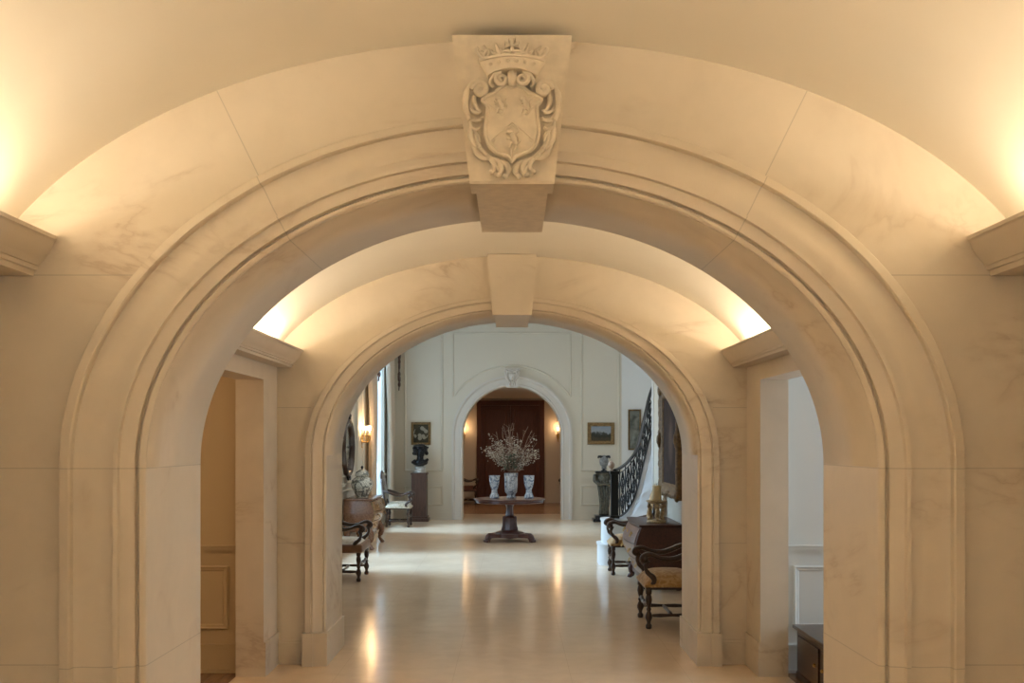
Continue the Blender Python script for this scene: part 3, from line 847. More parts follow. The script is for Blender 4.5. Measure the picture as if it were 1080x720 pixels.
# ------------------------------------------------------------------ bombe commodes
def commode(label, L, D, H, loc, rz, body_m, drawer_m, foot, gilt='brass', zb=.20):
    t = thing('commode', label, 'commode', loc, rz)
    def bul(z):
        q = (z-zb)/(H-.03-zb); q = min(1, max(0, q))
        return .5-.5*math.cos(PI*min(1, q/.62)) if q < .62 else 1-.75*((q-.62)/.38)**1.6
    def S(tt, z, off=0):     # front surface; tt -1..1 along y
        b = bul(z)
        x = D*.74+D*.22*b*(1-.25*tt*tt)+.02*(1-tt*tt)+off
        y = tt*(L/2-.05+.035*b)
        return Vector((x, y, z))
    def outline(z, e=0):
        b = bul(z); hy = L/2-.05+.035*b+e
        fr = [Vector((S(-1+2*i/12, z).x+e, (-1+2*i/12)*hy, z)) for i in range(13)]
        return [Vector((0, -hy*.97, z)), Vector((D*.35, -hy, z))]+fr+[Vector((D*.35, hy, z)), Vector((0, hy*.97, z))]
    bm = BM(); rows = []
    zs = [zb+(H-.035-zb)*i/14 for i in range(15)]
    for z in zs: rows.append([bm.verts.new(p) for p in outline(z)])
    n = len(rows[0])
    for a, b in zip(rows, rows[1:]):
        for i in range(n): bm.faces.new((a[i], a[(i+1) % n], b[(i+1) % n], b[i]))
    bm.faces.new(rows[0][::-1]); bm.faces.new(rows[-1])
    # scalloped apron under the front
    for i in range(12):
        t0, t1 = -1+2*i/12, -1+2*(i+1)/12
        z0, z1 = [zb-.03-.03*abs(math.cos(1.5*PI*q)) for q in (t0, t1)]
        a, b = S(t0, zb+.001), S(t1, zb+.001)
        vs = [bm.verts.new(p) for p in (a, b, Vector((b.x, b.y, z1)), Vector((a.x, a.y, z0)), a-Vector((.03, 0, 0)), b-Vector((.03, 0, 0)), Vector((b.x-.03, b.y, z1)), Vector((a.x-.03, a.y, z0)))]
        for q in ((0, 1, 2, 3), (4, 5, 6, 7), (0, 1, 5, 4), (3, 2, 6, 7), (0, 3, 7, 4), (1, 2, 6, 5)): bm.faces.new([vs[k] for k in q])
    bmesh.ops.recalc_face_normals(bm, faces=bm.faces)
    obj('body', bm, body_m, t, sharp=40)
    # top slab following the plan
    bm = BM(); rows = []
    for z, e in ((H-.035, .005), (H-.028, .02), (H-.012, .03), (H-.003, .028), (H, .018)):
        o_ = outline(H-.05, e); rows.append([bm.verts.new((p.x, p.y, z)) for p in o_])
    for a, b in zip(rows, rows[1:]):
        for i in range(n): bm.faces.new((a[i], a[(i+1) % n], b[(i+1) % n], b[i]))
    bm.faces.new(rows[0][::-1]); bm.faces.new(rows[-1]); bmesh.ops.recalc_face_normals(bm, faces=bm.faces)
    obj('top', bm, body_m, t, sharp=35)
    nr = 3
    for r in range(nr):
        z0 = zb+.015+(H-.06-zb)*r/nr+.006; z1 = zb+.015+(H-.06-zb)*(r+1)/nr-.008
        bm = BM(); fr = []; bk = []
        for i in range(17):
            tt = -.93+1.86*i/16
            fr.append([bm.verts.new(S(tt, z0+(z1-z0)*j/5, .010)) for j in range(6)]); bk.append([bm.verts.new(S(tt, z0+(z1-z0)*j/5, -.004)) for j in range(6)])
        for i in range(16):
            for j in range(5):
                bm.faces.new((fr[i][j], fr[i+1][j], fr[i+1][j+1], fr[i][j+1])); bm.faces.new((bk[i][j], bk[i][j+1], bk[i+1][j+1], bk[i+1][j]))
            bm.faces.new((fr[i][0], bk[i][0], bk[i+1][0], fr[i+1][0])); bm.faces.new((fr[i][5], fr[i+1][5], bk[i+1][5], bk[i][5]))
        for j in range(5):
            bm.faces.new((fr[0][j], fr[0][j+1], bk[0][j+1], bk[0][j])); bm.faces.new((fr[16][j], bk[16][j], bk[16][j+1], fr[16][j+1]))
        bmesh.ops.recalc_face_normals(bm, faces=bm.faces)
        dr = obj('drawer', bm, drawer_m, t, sharp=50)
        zc = (z0+z1)/2
        for tt in (-.55, .55):
            bm = BM(); c = S(tt, zc, .014)
            tube(bm, catmull([c+Vector((0, -.05, .02)), c+Vector((.018, -.045, -.005)), c+Vector((.024, 0, -.028)), c+Vector((.018, .045, -.005)), c+Vector((0, .05, .02))], 4), .005, 8)
            for q in (-.05, .05): ball(bm, c+Vector((0, q, .02)), .013, (.5, 1, 1.3))
            obj('handle', bm, gilt, dr, smooth=True)
        bm = BM(); c = S(0, zc+.01, .012); ball(bm, c, .02, (.3, .8, 1.3)); ball(bm, c+Vector((0, 0, .025)), .01, (.4, 1, 1))
        obj('escutcheon', bm, gilt, dr, smooth=True)
    for sy in (-1, 1):
        for fx in (0, 1):
            bm = BM()
            x, y = (D*.74, sy*(L/2-.08)) if fx else (.05, sy*(L/2-.09))
            o_ = .05 if fx else 0
            if foot == 'bracket':
                tube(bm, catmull([(x-.01, y, zb+.02), (x+o_*.3, y+sy*.01, zb*.6), (x-.01, y, zb*.3), (x+o_*.5, y+sy*.015, .03), (x+o_*.7, y+sy*.02, .0)], 5), [.045, .035, .028, .03, .032], 10)
            else:
                tube(bm, catmull([(x-.01, y, zb+.06), (x+o_*.9, y+sy*.02, zb*.75), (x+o_*.2, y, zb*.35), (x+o_*.9, y+sy*.02, .04), (x+o_*1.3, y+sy*.03, 0.0)], 5), [.055, .045, .026, .03, .036], 10)
            bmesh.ops.bisect_plane(bm, geom=bm.verts[:]+bm.edges[:]+bm.faces[:], plane_co=(0, 0, 0), plane_no=(0, 0, -1), clear_outer=True)
            obj('foot', bm, body_m, t, smooth=True)
    if foot != 'bracket':
        for sy in (-1, 1):
            bm = BM(); pts = []
            for j in range(12):
                z = zb+.02+(H-.08-zb)*j/11; pts.append(S(sy*.985, z, .008))
            tube(bm, pts, [.02, .012, .01, .01, .01, .01, .01, .01, .012, .016, .02, .022], 8)
            obj('corner_mount', bm, 'gilt', t, smooth=True)
    return t
commode('dark red-brown bombe commode with three drawers against the right wall', 1.34, .64, .80, (2.075, 12.68, 0), PI, 'commode_red', 'drawer', 'bracket', zb=.16)
commode('brown burl commode with brass corner mounts below the mirror on the left', 1.42, .56, .85, (WLX+.045, 17.25, 0), 0, 'burl', 'burl_front', 'scroll', 'gilt', zb=.30)

# ------------------------------------------------------------------ jar, candle stand
jx, jy = W(382, 500, 17.0).x, 17.0
t = thing('ginger_jar', 'large patterned porcelain ginger jar with domed lid on the left commode', 'jar', (jx, jy, .851))
bm = BM(); lathe(bm, [(.10, 0), (.105, .01), (.10, .02), (.13, .08), (.175, .17), (.19, .24), (.175, .30), (.12, .345), (.10, .355), (.10, .37)], 32)
obj('body', bm, 'jar', t, smooth=True)
bm = BM(); lathe(bm, [(.118, .366), (.122, .372), (.120, .40), (.10, .44), (.05, .475), (.018, .485)], 28); lid = obj('lid', bm, 'jar', t, smooth=True)
bm = BM(); lathe(bm, [(.014, .484), (.012, .495), (.024, .51), (.024, .525), (.008, .545)], 16); obj('lid_knob', bm, 'bronze', lid, smooth=True)
cl = W(692.5, 550, 12.35)
t = thing('candle_holder', 'thick cream candle on a carved gilt figural stand on the right-hand commode', 'candle holder', (cl.x, 12.35, .801))
bm = BM(); lathe(bm, [(.12, 0), (.125, .01), (.115, .03), (.06, .04)], 3 if False else 24); obj('base', bm, 'cream_gilt', t, smooth=True)
for k in range(3):
    a = k*2*PI/3+PI/2*3
    ca, sa = math.cos(a), math.sin(a)
    bm = BM()
    # winged cherub leg: torso, head, bowed leg, raised arms
    tube(bm, catmull([(.10*ca, .10*sa, .02), (.075*ca, .075*sa, .07), (.095*ca, .095*sa, .13), (.085*ca, .085*sa, .20)], 5), [.018, .026, .032, .024], 10)
    ball(bm, (.098*ca, .098*sa, .215), .024); ball(bm, (.10*ca, .10*sa, .045), .024)
    for q in (-.35, .35):
        tube(bm, [(.09*ca, .09*sa, .17), (.11*math.cos(a+q), .11*math.sin(a+q), .20), (.10*math.cos(a+q*.6), .10*math.sin(a+q*.6), .245)], [.012, .009, .007], 8)
    obj('figure_leg', bm, 'cream_gilt', t, smooth=True)
bm = BM(); lathe(bm, [(.02, .03), (.018, .12), (.025, .2), (.03, .23), (.105, .245), (.13, .262), (.135, .275), (.11, .272), (.05, .27)], 28); obj('dish', bm, 'cream_gilt', t, smooth=True)
bm = BM(); lathe(bm, [(.062, .272), (.060, .30), (.055, .40), (.053, .455), (.048, .462), (.040, .455)], 24)
cn = obj('candle', bm, 'candle', t, smooth=True)
bm = BM(); tube(bm, [(0, 0, .45), (.003, 0, .475), (.006, 0, .49)], .003, 6); obj('wick', bm, 'iron', cn)

# ------------------------------------------------------------------ paintings and mirror
def canvas_mat(kind):
    m, nt, b = new_mat(kind+'_painting')
    co, raw = coords(nt); sp = N(nt, 'ShaderNodeSeparateXYZ'); nt.links.new(raw, sp.inputs[0]); X, Y, Z = sp.outputs
    n = noise(nt, co, 9, 6, .5)
    if kind == 'landscape':
        zz = math_n(nt, 'ADD', Z, math_n(nt, 'MULTIPLY', math_n(nt, 'SUBTRACT', n, .5), .22))
        c = ramp(nt, math_n(nt, 'ADD', math_n(nt, 'MULTIPLY', zz, 2.0), .5), [(.22, (.07, .055, .035)), (.40, (.035, .035, .025)), (.50, (.06, .06, .05)), (.58, (.28, .30, .32)), (.9, (.20, .24, .28))])
    elif kind == 'flower':
        v = N(nt, 'ShaderNodeTexVoronoi'); v.inputs['Scale'].default_value = 9; nt.links.new(co, v.inputs['Vector'])
        dd = math_n(nt, 'SQRT', math_n(nt, 'ADD', math_n(nt, 'MULTIPLY', X, X), math_n(nt, 'MULTIPLY', Z, Z)))
        k = math_n(nt, 'MULTIPLY', math_n(nt, 'LESS_THAN', v.outputs['Distance'], .42), math_n(nt, 'LESS_THAN', dd, .17))
        c = mix(nt, math_n(nt, 'MULTIPLY', k, .8), ramp(nt, n, [(.3, (.02, .018, .01)), (.7, (.07, .055, .03))]), (.38, .34, .26))
    elif kind == 'portrait':
        d1 = math_n(nt, 'ADD', math_n(nt, 'POWER', math_n(nt, 'ABSOLUTE', math_n(nt, 'DIVIDE', X, .30)), 2.0), math_n(nt, 'POWER', math_n(nt, 'ABSOLUTE', math_n(nt, 'DIVIDE', Z, .5)), 2.0))
        k = ramp(nt, math_n(nt, 'ADD', d1, math_n(nt, 'MULTIPLY', n, .9)), [(.45, (.6, .6, .6)), (.95, (0, 0, 0))])
        c = mix(nt, k, ramp(nt, n, [(.3, (.018, .010, .008)), (.7, (.05, .028, .022))]), (.16, .105, .08))
    else:
        c = ramp(nt, noise(nt, co, 5, 5, .6), [(.35, (.07, .075, .06)), (.55, (.17, .17, .14)), (.7, (.24, .24, .20))])
    nt.links.new(c, b.inputs['Base Color']); b.inputs['Roughness'].default_value = .75; b.inputs['Specular IOR Level'].default_value = .2
    return m
def painting(label, loc, rz, w, h, fw, fd, kind, frame_m='gilt', ornate=0, tilt=0):
    """hangs facing local -y; w,h outer size"""
    t = thing('framed_painting', label, 'painting', loc, 0, rot=(tilt, 0, rz))
    prof = [(0, 0), (0, -fd*.55), (fw*.12, -fd*.9), (fw*.3, -fd), (fw*.45, -fd*.7), (fw*.7, -fd*.55), (fw*.85, -fd*.62), (fw, -fd*.35), (fw, 0)]
    bm = BM(); st = []
    per = 1 if not ornate else 26
    cor = [(-w/2, -h/2), (w/2, -h/2), (w/2, h/2), (-w/2, h/2)]; inn = [(1, 1), (-1, 1), (-1, -1), (1, -1)]
    for i in range(4):
        a, b = cor[i], cor[(i+1) % 4]; ia, ib = inn[i], inn[(i+1) % 4]
        for k in range(per):
            f = k/per; st.append(((a[0]+(b[0]-a[0])*f, a[1]+(b[1]-a[1])*f), (ia[0]+(ib[0]-ia[0])*f, ia[1]+(ib[1]-ia[1])*f), k))
    def fr(s, p):
        (x, z), (ix, iz), k = s; u, v = p
        j = 0
        if ornate and u <= fw*.5: j = ornate*(.5+.5*math.sin(k*2.4))*(.6+.4*math.sin(k*.9+x*3))
        return (x+ix*(u-j), v-j*.6, z+iz*(u-j))
    sweep(bm, st, prof, fr, closed=True)
    obj('frame', bm, frame_m, t, sharp=50 if ornate else 30)
    bm = BM(); box(bm, (-w/2+fw*.9, -fd*.34, -h/2+fw*.9), (w/2-fw*.9, -.002, h/2-fw*.9)); obj('canvas', bm, canvas_mat(kind), t)
    if ornate:
        for cx, cz in cor:
            bm = BM(); tube(bm, [(cx*.93+.035*math.cos(q*.7)*(1+q*.07), -fd*.8, cz*.94+.035*math.sin(q*.7)*(1+q*.07)) for q in range(12)], [.03, .022], 8)
            obj('corner_ornament', bm, frame_m, t, smooth=True)
        for cx, cz in ((0, h/2-fw*.3), (0, -h/2+fw*.3), (-w/2+fw*.3, 0), (w/2-fw*.3, 0)):
            bm = BM(); vx = 1 if abs(cx) < .01 else 0
            tube(bm, catmull([(cx-.12*vx, -fd*.8, cz-.12*(1-vx)), (cx, -fd*.95, cz), (cx+.12*vx, -fd*.8, cz+.12*(1-vx))], 5), [.012, .022, .034, .034, .022, .012], 8)
            obj('side_ornament', bm, frame_m, t, smooth=True)
    return t
# large portrait on right hall wall: faces -x
painting('large dark portrait in a heavy ornate gold frame above the right-hand commode', (2.085, 12.92, 1.82), -PI/2, 1.50, 1.46, .17, .08, 'portrait', 'dark_gilt', .018)
yq = D3-.005
def px3(px, d=D3): return (px-540)*d/F
def pz3(py, d=D3): return 1.8+(466-py)*d/F
painting('small dark flower still life in a gold frame above the bronze bust', (px3(444), yq, pz3(457)), 0, 20.6/45.4, 24/45.4, .055, .045, 'flower')
painting('small landscape painting in a wide gold frame right of the distant arch', (px3(633.8), yq, pz3(457)), 0, 28.5/45.4, 23/45.4, .085, .05, 'landscape')
painting('narrow tall painting in a thin dull gold frame on the curved stair wall', (2.835, 22.965, pz3(453, 22.9)), -.43, .30, .94, .035, .06, 'study', 'gilt')
# mirror above the left commode
t = thing('wall_mirror', 'dark carved oval mirror with a crest above the left commode', 'mirror', (WLX+.004, 17.1, 1.70), rot=(0, 0, PI/2))
def ov(th, k=1, y=0): return Vector((.50*k*math.cos(th), y, .50*k*math.sin(th)))
bm = BM(); sweep(bm, range(48), [(1.02, 0), (1.02, -.04), (.96, -.075), (.88, -.05), (.84, -.06), (.80, -.03), (.80, 0)], lambda i, p: ov(2*PI*i/48, p[0]*(1+.015*math.cos(i*PI/2)), p[1]), closed=True)
fr = obj('frame', bm, 'dark_wood', t, sharp=50)
bm = BM()
for s in (-1, 1):
    tube(bm, catmull([(0, -.05, .50), (s*.10, -.05, .56), (s*.17, -.04, .50), (s*.24, -.04, .46)], 5), [.035, .014], 8)
    tube(bm, catmull([(0, -.05, -.50), (s*.09, -.05, -.54), (s*.15, -.04, -.49)], 5), [.03, .014], 8)
ball(bm, (0, -.05, .56), .05, (.8, .5, 1.3)); ball(bm, (0, -.05, -.52), .04, (1, .5, 1))
obj('crest', bm, 'bronze', t, smooth=True)
bm = BM(); vs = [bm.verts.new(ov(2*PI*i/48, .815, -.02)) for i in range(48)]; vb = [bm.verts.new(ov(2*PI*i/48, .815, -.002)) for i in range(48)]
bm.faces.new(vs); bm.faces.new(vb[::-1])
for i in range(48): bm.faces.new((vs[i], vb[i], vb[(i+1) % 48], vs[(i+1) % 48]))
bmesh.ops.recalc_face_normals(bm, faces=bm.faces); obj('glass', bm, 'mirror', t)

# ------------------------------------------------------------------ sconces
def add_light(kind, name, loc, energy, color, **kw):
    l = bpy.data.lights.new(name, kind); l.energy = energy; l.color = color
    rot = kw.pop('rot', None)
    for k, v in kw.items(): setattr(l, k, v)
    o = bpy.data.objects.new(name, l); C.objects.link(o); o.location = loc
    if rot: o.rotation_euler = rot
    return o
def sconce(label, loc, rz, arms, sc=1, energy=10, group=None):
    """on a wall, projecting to local -y; origin at backplate centre"""
    t = thing('wall_sconce', label, 'sconce', loc, rz, group)
    bm = BM(); tube(bm, catmull([(0, -.012, .13*sc), (0, -.02, .05*sc), (0, -.022, 0), (0, -.02, -.07*sc), (0, -.012, -.2*sc)], 4), [.01, .03, .045, .03, .012], 10, flat=.4, up=(0, 1, 0))
    ball(bm, (0, -.02, .14*sc), .016); ball(bm, (0, -.02, -.2*sc), .014)
    obj('backplate', bm, 'brass', t, smooth=True)
    for k in range(arms):
        a = 0 if arms == 1 else -1+2*k/(arms-1)
        an = a*1.2; R = .17*sc*(1 if arms > 1 else .6)
        ex, ey = R*math.sin(an), -R*math.cos(an)
        bm = BM(); tube(bm, catmull([(0, -.02, -.02*sc), (ex*.35, ey*.35, -.10*sc), (ex*.85, ey*.85, -.09*sc), (ex, ey, -.02*sc), (ex, ey, .02*sc)], 5), .007, 8)
        lathe(bm, [(.008, .01*sc), (.03, .02*sc), (.032, .026*sc), (.012, .03*sc)], 14, (ex, ey, 0))
        ar = obj('arm', bm, 'brass', t, smooth=True)
        bm = BM(); lathe(bm, [(.012, .028*sc), (.012, .12*sc), (.006, .125*sc)], 12, (ex, ey, 0)); cd = obj('candle', bm, 'candle_tube', ar, smooth=True)
        bm = BM(); lathe(bm, [(.004, .125*sc), (.014, .145*sc), (.016, .16*sc), (.009, .185*sc), (.002, .205*sc)], 12, (ex, ey, 0)); obj('flame_bulb', bm, 'flame', ar, smooth=True)
    mw = Matrix.Translation(loc) @ Matrix.Rotation(rz, 4, 'Z')
    p = mw @ Vector((0, -.20*sc if arms > 1 else -.16, .22*sc))
    add_light('POINT', 'sconce_glow', p, energy, (1, .62, .30), shadow_soft_size=.06)
    return t
WARM = (1.0, .70, .38)
sconce('brass candle sconce with lit bulbs on the left wall beside the window curtain', (WLX+.004, 18.78, 1.90), PI/2, 5, 1.0, 14)
sconce('small lit brass sconce on the far room wall left of the mahogany doors', (W(489, 455, 29.5).x, 29.496, 2.02), 0, 1, 1.0, 6)
sconce('small lit brass sconce on the far room wall right of the mahogany doors', (W(588.5, 455, 29.5).x, 29.496, 2.02), 0, 1, 1.0, 6)

# ------------------------------------------------------------------ curtains and pelmets
def drape(label, y0, y1, z0, z1, mat, x, folds, name='curtain', amp=.05, tie=None):
    bm = BM(); nu, nv = folds*8, 24; fr = []; bk = []
    for j in range(nv+1):
        z = z0+(z1-z0)*j/nv; A = []; B = []
        for i in range(nu+1):
            f = i/nu
            wv = math.sin(f*folds*2*PI+.5*math.sin(z*1.3))*amp*(.7+.3*math.sin(i*.7+j*.08))
            y = y0+(y1-y0)*f
            A.append(bm.verts.new((x+amp+wv, y, z))); B.append(bm.verts.new((x+amp+wv-.012, y, z)))
        fr.append(A); bk.append(B)
    for j in range(nv):
        for i in range(nu):
            bm.faces.new((fr[j][i], fr[j][i+1], fr[j+1][i+1], fr[j+1][i])); bm.faces.new((bk[j][i], bk[j+1][i], bk[j+1][i+1], bk[j][i+1]))
        bm.faces.new((fr[j][0], fr[j+1][0], bk[j+1][0], bk[j][0])); bm.faces.new((fr[j][nu], bk[j][nu], bk[j+1][nu], fr[j+1][nu]))
    for i in range(nu):
        bm.faces.new((fr[0][i], bk[0][i], bk[0][i+1], fr[0][i+1])); bm.faces.new((fr[nv][i], fr[nv][i+1], bk[nv][i+1], bk[nv][i]))
    bmesh.ops.recalc_face_normals(bm, faces=bm.faces)
    o = obj(name, bm, mat, None, smooth=True); o['label'] = label; o['category'] = 'curtain'; return o
drape('cream curtain lit peach beside the wall sconce, near side of the far left window', 19.30, 19.98, .01, 4.18, 'curtain', WLX+.005, 3, amp=.09)
drape('cream curtain at the far corner, far side of the far left window', 22.2, 22.85, .01, 4.18, 'curtain', WLX+.005, 3, amp=.09)
drape('thin white sheer curtain drawn to one side of the far left window pane', 21.55, 22.15, .36, 4.05, 'sheer', WLX-.10, 4, amp=.03)
t = thing('curtain_pelmet', 'carved wooden pelmet with hanging scroll ornaments over the far left window', 'pelmet', (WLX, 21.1, 4.2))
bm = BM(); box(bm, (WLX+.005, 19.3, 4.2), (WLX+.24, 22.9, 4.3), .01); box(bm, (WLX+.005, 19.27, 4.3), (WLX+.27, 22.93, 4.34), .01); obj('board', bm, 'cream_gilt', t, world=True)
for y, xx in ((19.36, WLX+.255), (22.84, WLX+.255)):
    bm = BM(); zt = 3.98
    for s in (-1, 1):
        tube(bm, catmull([(xx, y, zt-.05), (xx+.01, y+s*.07, zt-.15), (xx+.01, y+s*.02, zt-.30), (xx+.01, y-s*.05, zt-.45), (xx, y+s*.01, zt-.62)], 5), [.034, .03, .024, .02, .014], 8)
        tube(bm, catmull([(xx, y, zt-.62), (xx+.01, y+s*.05, zt-.72), (xx+.01, y, zt-.85), (xx, y, zt-1.0)], 5), [.026, .03, .018, .014], 8)
    for z in (zt-.08, zt-.34, zt-.62, zt-.86): ball(bm, (xx+.01, y, z), .05, (.7, 1, 1.3))
    obj('scroll_ornament', bm, 'pedestal', t, smooth=True, world=True)

# ------------------------------------------------------------------ busts, statue
def bust(bm, s=1.0, c=(0, 0, 0), lean=0):
    c = Vector(c)
    def P(x, y, z): return c+Vector((x, y, z))*s
    # shoulders and chest
    tube(bm, [P(0, 0, .04), P(0, 0, .10), P(0, -.01, .18), P(0, 0, .24)], [.07*s, .10*s, .13*s, .06*s], 16, flat=.7, up=(0, 1, 0))
    for k in (-1, 1): ball(bm, P(k*.11, 0, .19), .06*s, (1, .8, .9))
    tube(bm, [P(0, 0, .22), P(0, 0, .33)], [.05*s, .045*s], 12)
    ball(bm, P(0, 0, .40), .085*s, (.82, .98, 1.2), 3)
    tube(bm, [P(0, -.075, .43), P(0, -.10, .395), P(0, -.08, .39)], [.008*s, .016*s, .01*s], 8)
    ball(bm, P(0, -.075, .355), .018*s, (1.4, .6, .5)); ball(bm, P(0, -.068, .33), .022*s)
    for k in (-1, 1):
        ball(bm, P(k*.03, -.075, .42), .012*s); ball(bm, P(k*.07, .0, .40), .018*s, (.4, .7, 1.2))
t = thing('bronze_bust', 'dark bronze bust with curled hair on a white socle atop the left pedestal', 'bust', (px3(443, 22.7), 22.7, 1.102))
bm = BM(); lathe(bm, [(.15, 0), (.155, .02), (.13, .035), (.10, .06), (.11, .09), (.13, .12), (.12, .145), (.06, .15)], 24); obj('socle', bm, 'pale_marble', t, smooth=True)
bm = BM()
tube(bm, [(0, 0, .14), (0, -.01, .19), (0, -.01, .25), (0, 0, .31)], [.07, .13, .15, .08], 18, flat=.75, up=(0, 1, 0))
for k in (-1, 1): ball(bm, (k*.115, 0, .24), .065, (1, .85, 1))
tube(bm, [(0, 0, .27), (.005, -.01, .38)], [.085, .075], 14)
ball(bm, (.01, -.02, .45), .115, (.85, 1, 1.15), 3)
tube(bm, [(.01, -.12, .48), (.01, -.155, .44), (.01, -.125, .43)], [.01, .02, .014], 8)
ball(bm, (.01, -.125, .395), .022, (1.4, .6, .5)); ball(bm, (.01, -.115, .36), .03)
for k in (-1, 1): ball(bm, (.01+k*.04, -.115, .475), .016)
for k in range(40):
    a = k*2.4; q = ((k*7) % 10)/10
    ball(bm, (.145*math.cos(a)*(1-.2*q), .04+.12*math.sin(a)*.8, .44+.17*q), .045)
tube(bm, catmull([(-.16, -.02, .56), (-.08, -.06, .60), (.06, -.05, .61), (.19, 0, .57)], 5), [.02, .04, .045, .02], 10)
tube(bm, catmull([(-.17, -.02, .24), (-.05, -.15, .19), (.10, -.14, .22), (.17, -.02, .30)], 5), [.035, .045, .035], 8)
obj('figure', bm, 'bronze', t, smooth=True)
t = thing('pedestal', 'tall square brown wooden pedestal under the bronze bust', 'pedestal', (px3(442.5, 22.7), 22.7, 0))
bm = BM(); box(bm, (-.17, -.17, .12), (.17, .17, 1.06), .006); box(bm, (-.155, -.176, .25), (.155, -.168, .95)); obj('shaft', bm, 'pedestal', t)
bm = BM(); box(bm, (-.22, -.22, 0), (.22, .22, .07), .01); box(bm, (-.195, -.195, .07), (.195, .195, .12), .01); obj('plinth', bm, 'pedestal', t)
bm = BM(); box(bm, (-.185, -.185, 1.06), (.185, .185, 1.10), .008); obj('cap', bm, 'pedestal', t)
sx, sy = px3(637, 22.6), 22.6
t = thing('pedestal_statue', 'dark mottled draped figure pedestal standing behind the stair newel', 'pedestal', (sx, sy, 0))
bm = BM(); box(bm, (-.26, -.22, 0), (.26, .22, .07), .01); box(bm, (-.21, -.18, .07), (.21, .18, .14), .01); obj('base', bm, 'bronze', t)
bm = BM(); prof = [(.11, .14), (.115, .2), (.10, .35), (.115, .55), (.14, .75), (.165, .90), (.175, 1.0), (.15, 1.04), (.17, 1.08), (.19, 1.11)]
rings = []; n = 36
for r, z in prof:
    rings.append([bm.verts.new((r*math.cos(2*PI*k/n)*(1+.07*math.sin(9*2*PI*k/n+z*4)), r*.8*math.sin(2*PI*k/n)*(1+.07*math.sin(9*2*PI*k/n+z*4)), z)) for k in range(n)])
for a, b in zip(rings, rings[1:]):
    for k in range(n): bm.faces.new((a[k], a[(k+1) % n], b[(k+1) % n], b[k]))
bm.faces.new(rings[0][::-1]); bm.faces.new(rings[-1]); bmesh.ops.recalc_face_normals(bm, faces=bm.faces)
for s in (-1, 1):
    tube(bm, catmull([(s*.20, -.02, 1.06), (s*.21, -.08, .92), (s*.10, -.17, .84), (-s*.02, -.18, .86)], 5), [.045, .035, .03], 10)
for k in range(5): tube(bm, catmull([(-.16+.07*k, -.13, .95), (-.10+.05*k, -.17, .6), (-.07+.035*k, -.12, .16)], 5), [.018, .022, .02], 8)
obj('draped_body', bm, 'statue', t, smooth=True)
bm = BM(); box(bm, (-.20, -.16, 1.105), (.20, .16, 1.14), .01); obj('cap', bm, 'bronze', t)
t = thing('bust', 'small grey bust with dark curled headdress on the draped figure pedestal', 'bust', (sx, sy, 1.141))
bm = BM(); lathe(bm, [(.07, 0), (.07, .015), (.035, .03), (.03, .07)], 16); obj('socle', bm, 'bronze', t, smooth=True)
bm = BM(); ball(bm, (0, 0, .22), .115, (.9, .95, 1.25), 3); tube(bm, [(0, 0, .05), (0, 0, .14)], [.06, .05], 12)
tube(bm, [(0, -.09, .24), (0, -.12, .20), (0, -.095, .195)], [.008, .016, .012], 8); ball(bm, (0, -.09, .155), .02, (1.4, .6, .5))
obj('head', bm, 'pale_bust', t, smooth=True)
bm = BM()
for s in (-1, 1): tube(bm, catmull([(0, -.04, .31), (s*.07, -.03, .325), (s*.12, 0, .33), (s*.13, .0, .29)], 5), [.03, .03, .025, .018], 10)
ball(bm, (0, .03, .28), .09, (1, .9, .7)); obj('headdress', bm, 'bronze', t, smooth=True)

# ------------------------------------------------------------------ centre table and vases
tx, ty = (537.5-540)*18.1/F, 18.1
t = thing('pedestal_table', 'round dark wooden pedestal table with tripod base in the middle of the hall', 'table', (tx, ty, 0))
bm = BM(); lathe(bm, [(.60, .70), (.615, .705), (.615, .745), (.645, .752), (.65, .765), (.645, .778), (.60, .78)], 64); obj('top', bm, 'table_wood', t, sharp=30)
bm = BM(); prof = [(.25, .145), (.25, .165), (.20, .185), (.13, .20), (.112, .23), (.112, .40), (.12, .43), (.10, .455), (.075, .47), (.066, .52), (.062, .60), (.075, .655), (.14, .685), (.18, .70)]
lathe(bm, prof, 8); obj('column', bm, 'table_wood', t, sharp=30)
for k in range(3):
    a = -PI/2+PI/3+k*2*PI/3+.0
    bm = BM(); tube(bm, catmull([(.14*math.cos(a), .14*math.sin(a), .20), (.12*math.cos(a), .12*math.sin(a), .28), (.115*math.cos(a), .115*math.sin(a), .40), (.13*math.cos(a), .13*math.sin(a), .455)], 4), [.035, .03, .03, .02], 8)
    obj('column_scroll', bm, 'table_wood', t, smooth=True)
bm = BM(); pl = []
for k in range(60):
    a = 2*PI*k/60; r = .30+.15*max(0, math.cos(3*(a-(-PI/2+PI/3))))**1.5
    pl.append((r*math.cos(a), r*math.sin(a)))
prism(bm, pl, 'z', .08, .15); obj('platform', bm, 'table_wood', t, sharp=30)
for k in range(3):
    a = -PI/2+PI/3+k*2*PI/3; ca, sa = math.cos(a), math.sin(a)
    bm = BM(); tube(bm, catmull([(.34*ca, .34*sa, .115), (.41*ca, .41*sa, .11), (.45*ca, .45*sa, .07), (.455*ca, .455*sa, .03), (.50*ca, .50*sa, .016)], 5), [.05, .06, .058, .05, .045], 10)
    for q in (-.10, 0, .10): ball(bm, (.49*math.cos(a+q), .49*math.sin(a+q), .022), .03)
    bmesh.ops.bisect_plane(bm, geom=bm.verts[:]+bm.edges[:]+bm.faces[:], plane_co=(0, 0, 0), plane_no=(0, 0, -1), clear_outer=True)
    obj('foot', bm, 'table_wood', t, smooth=True)
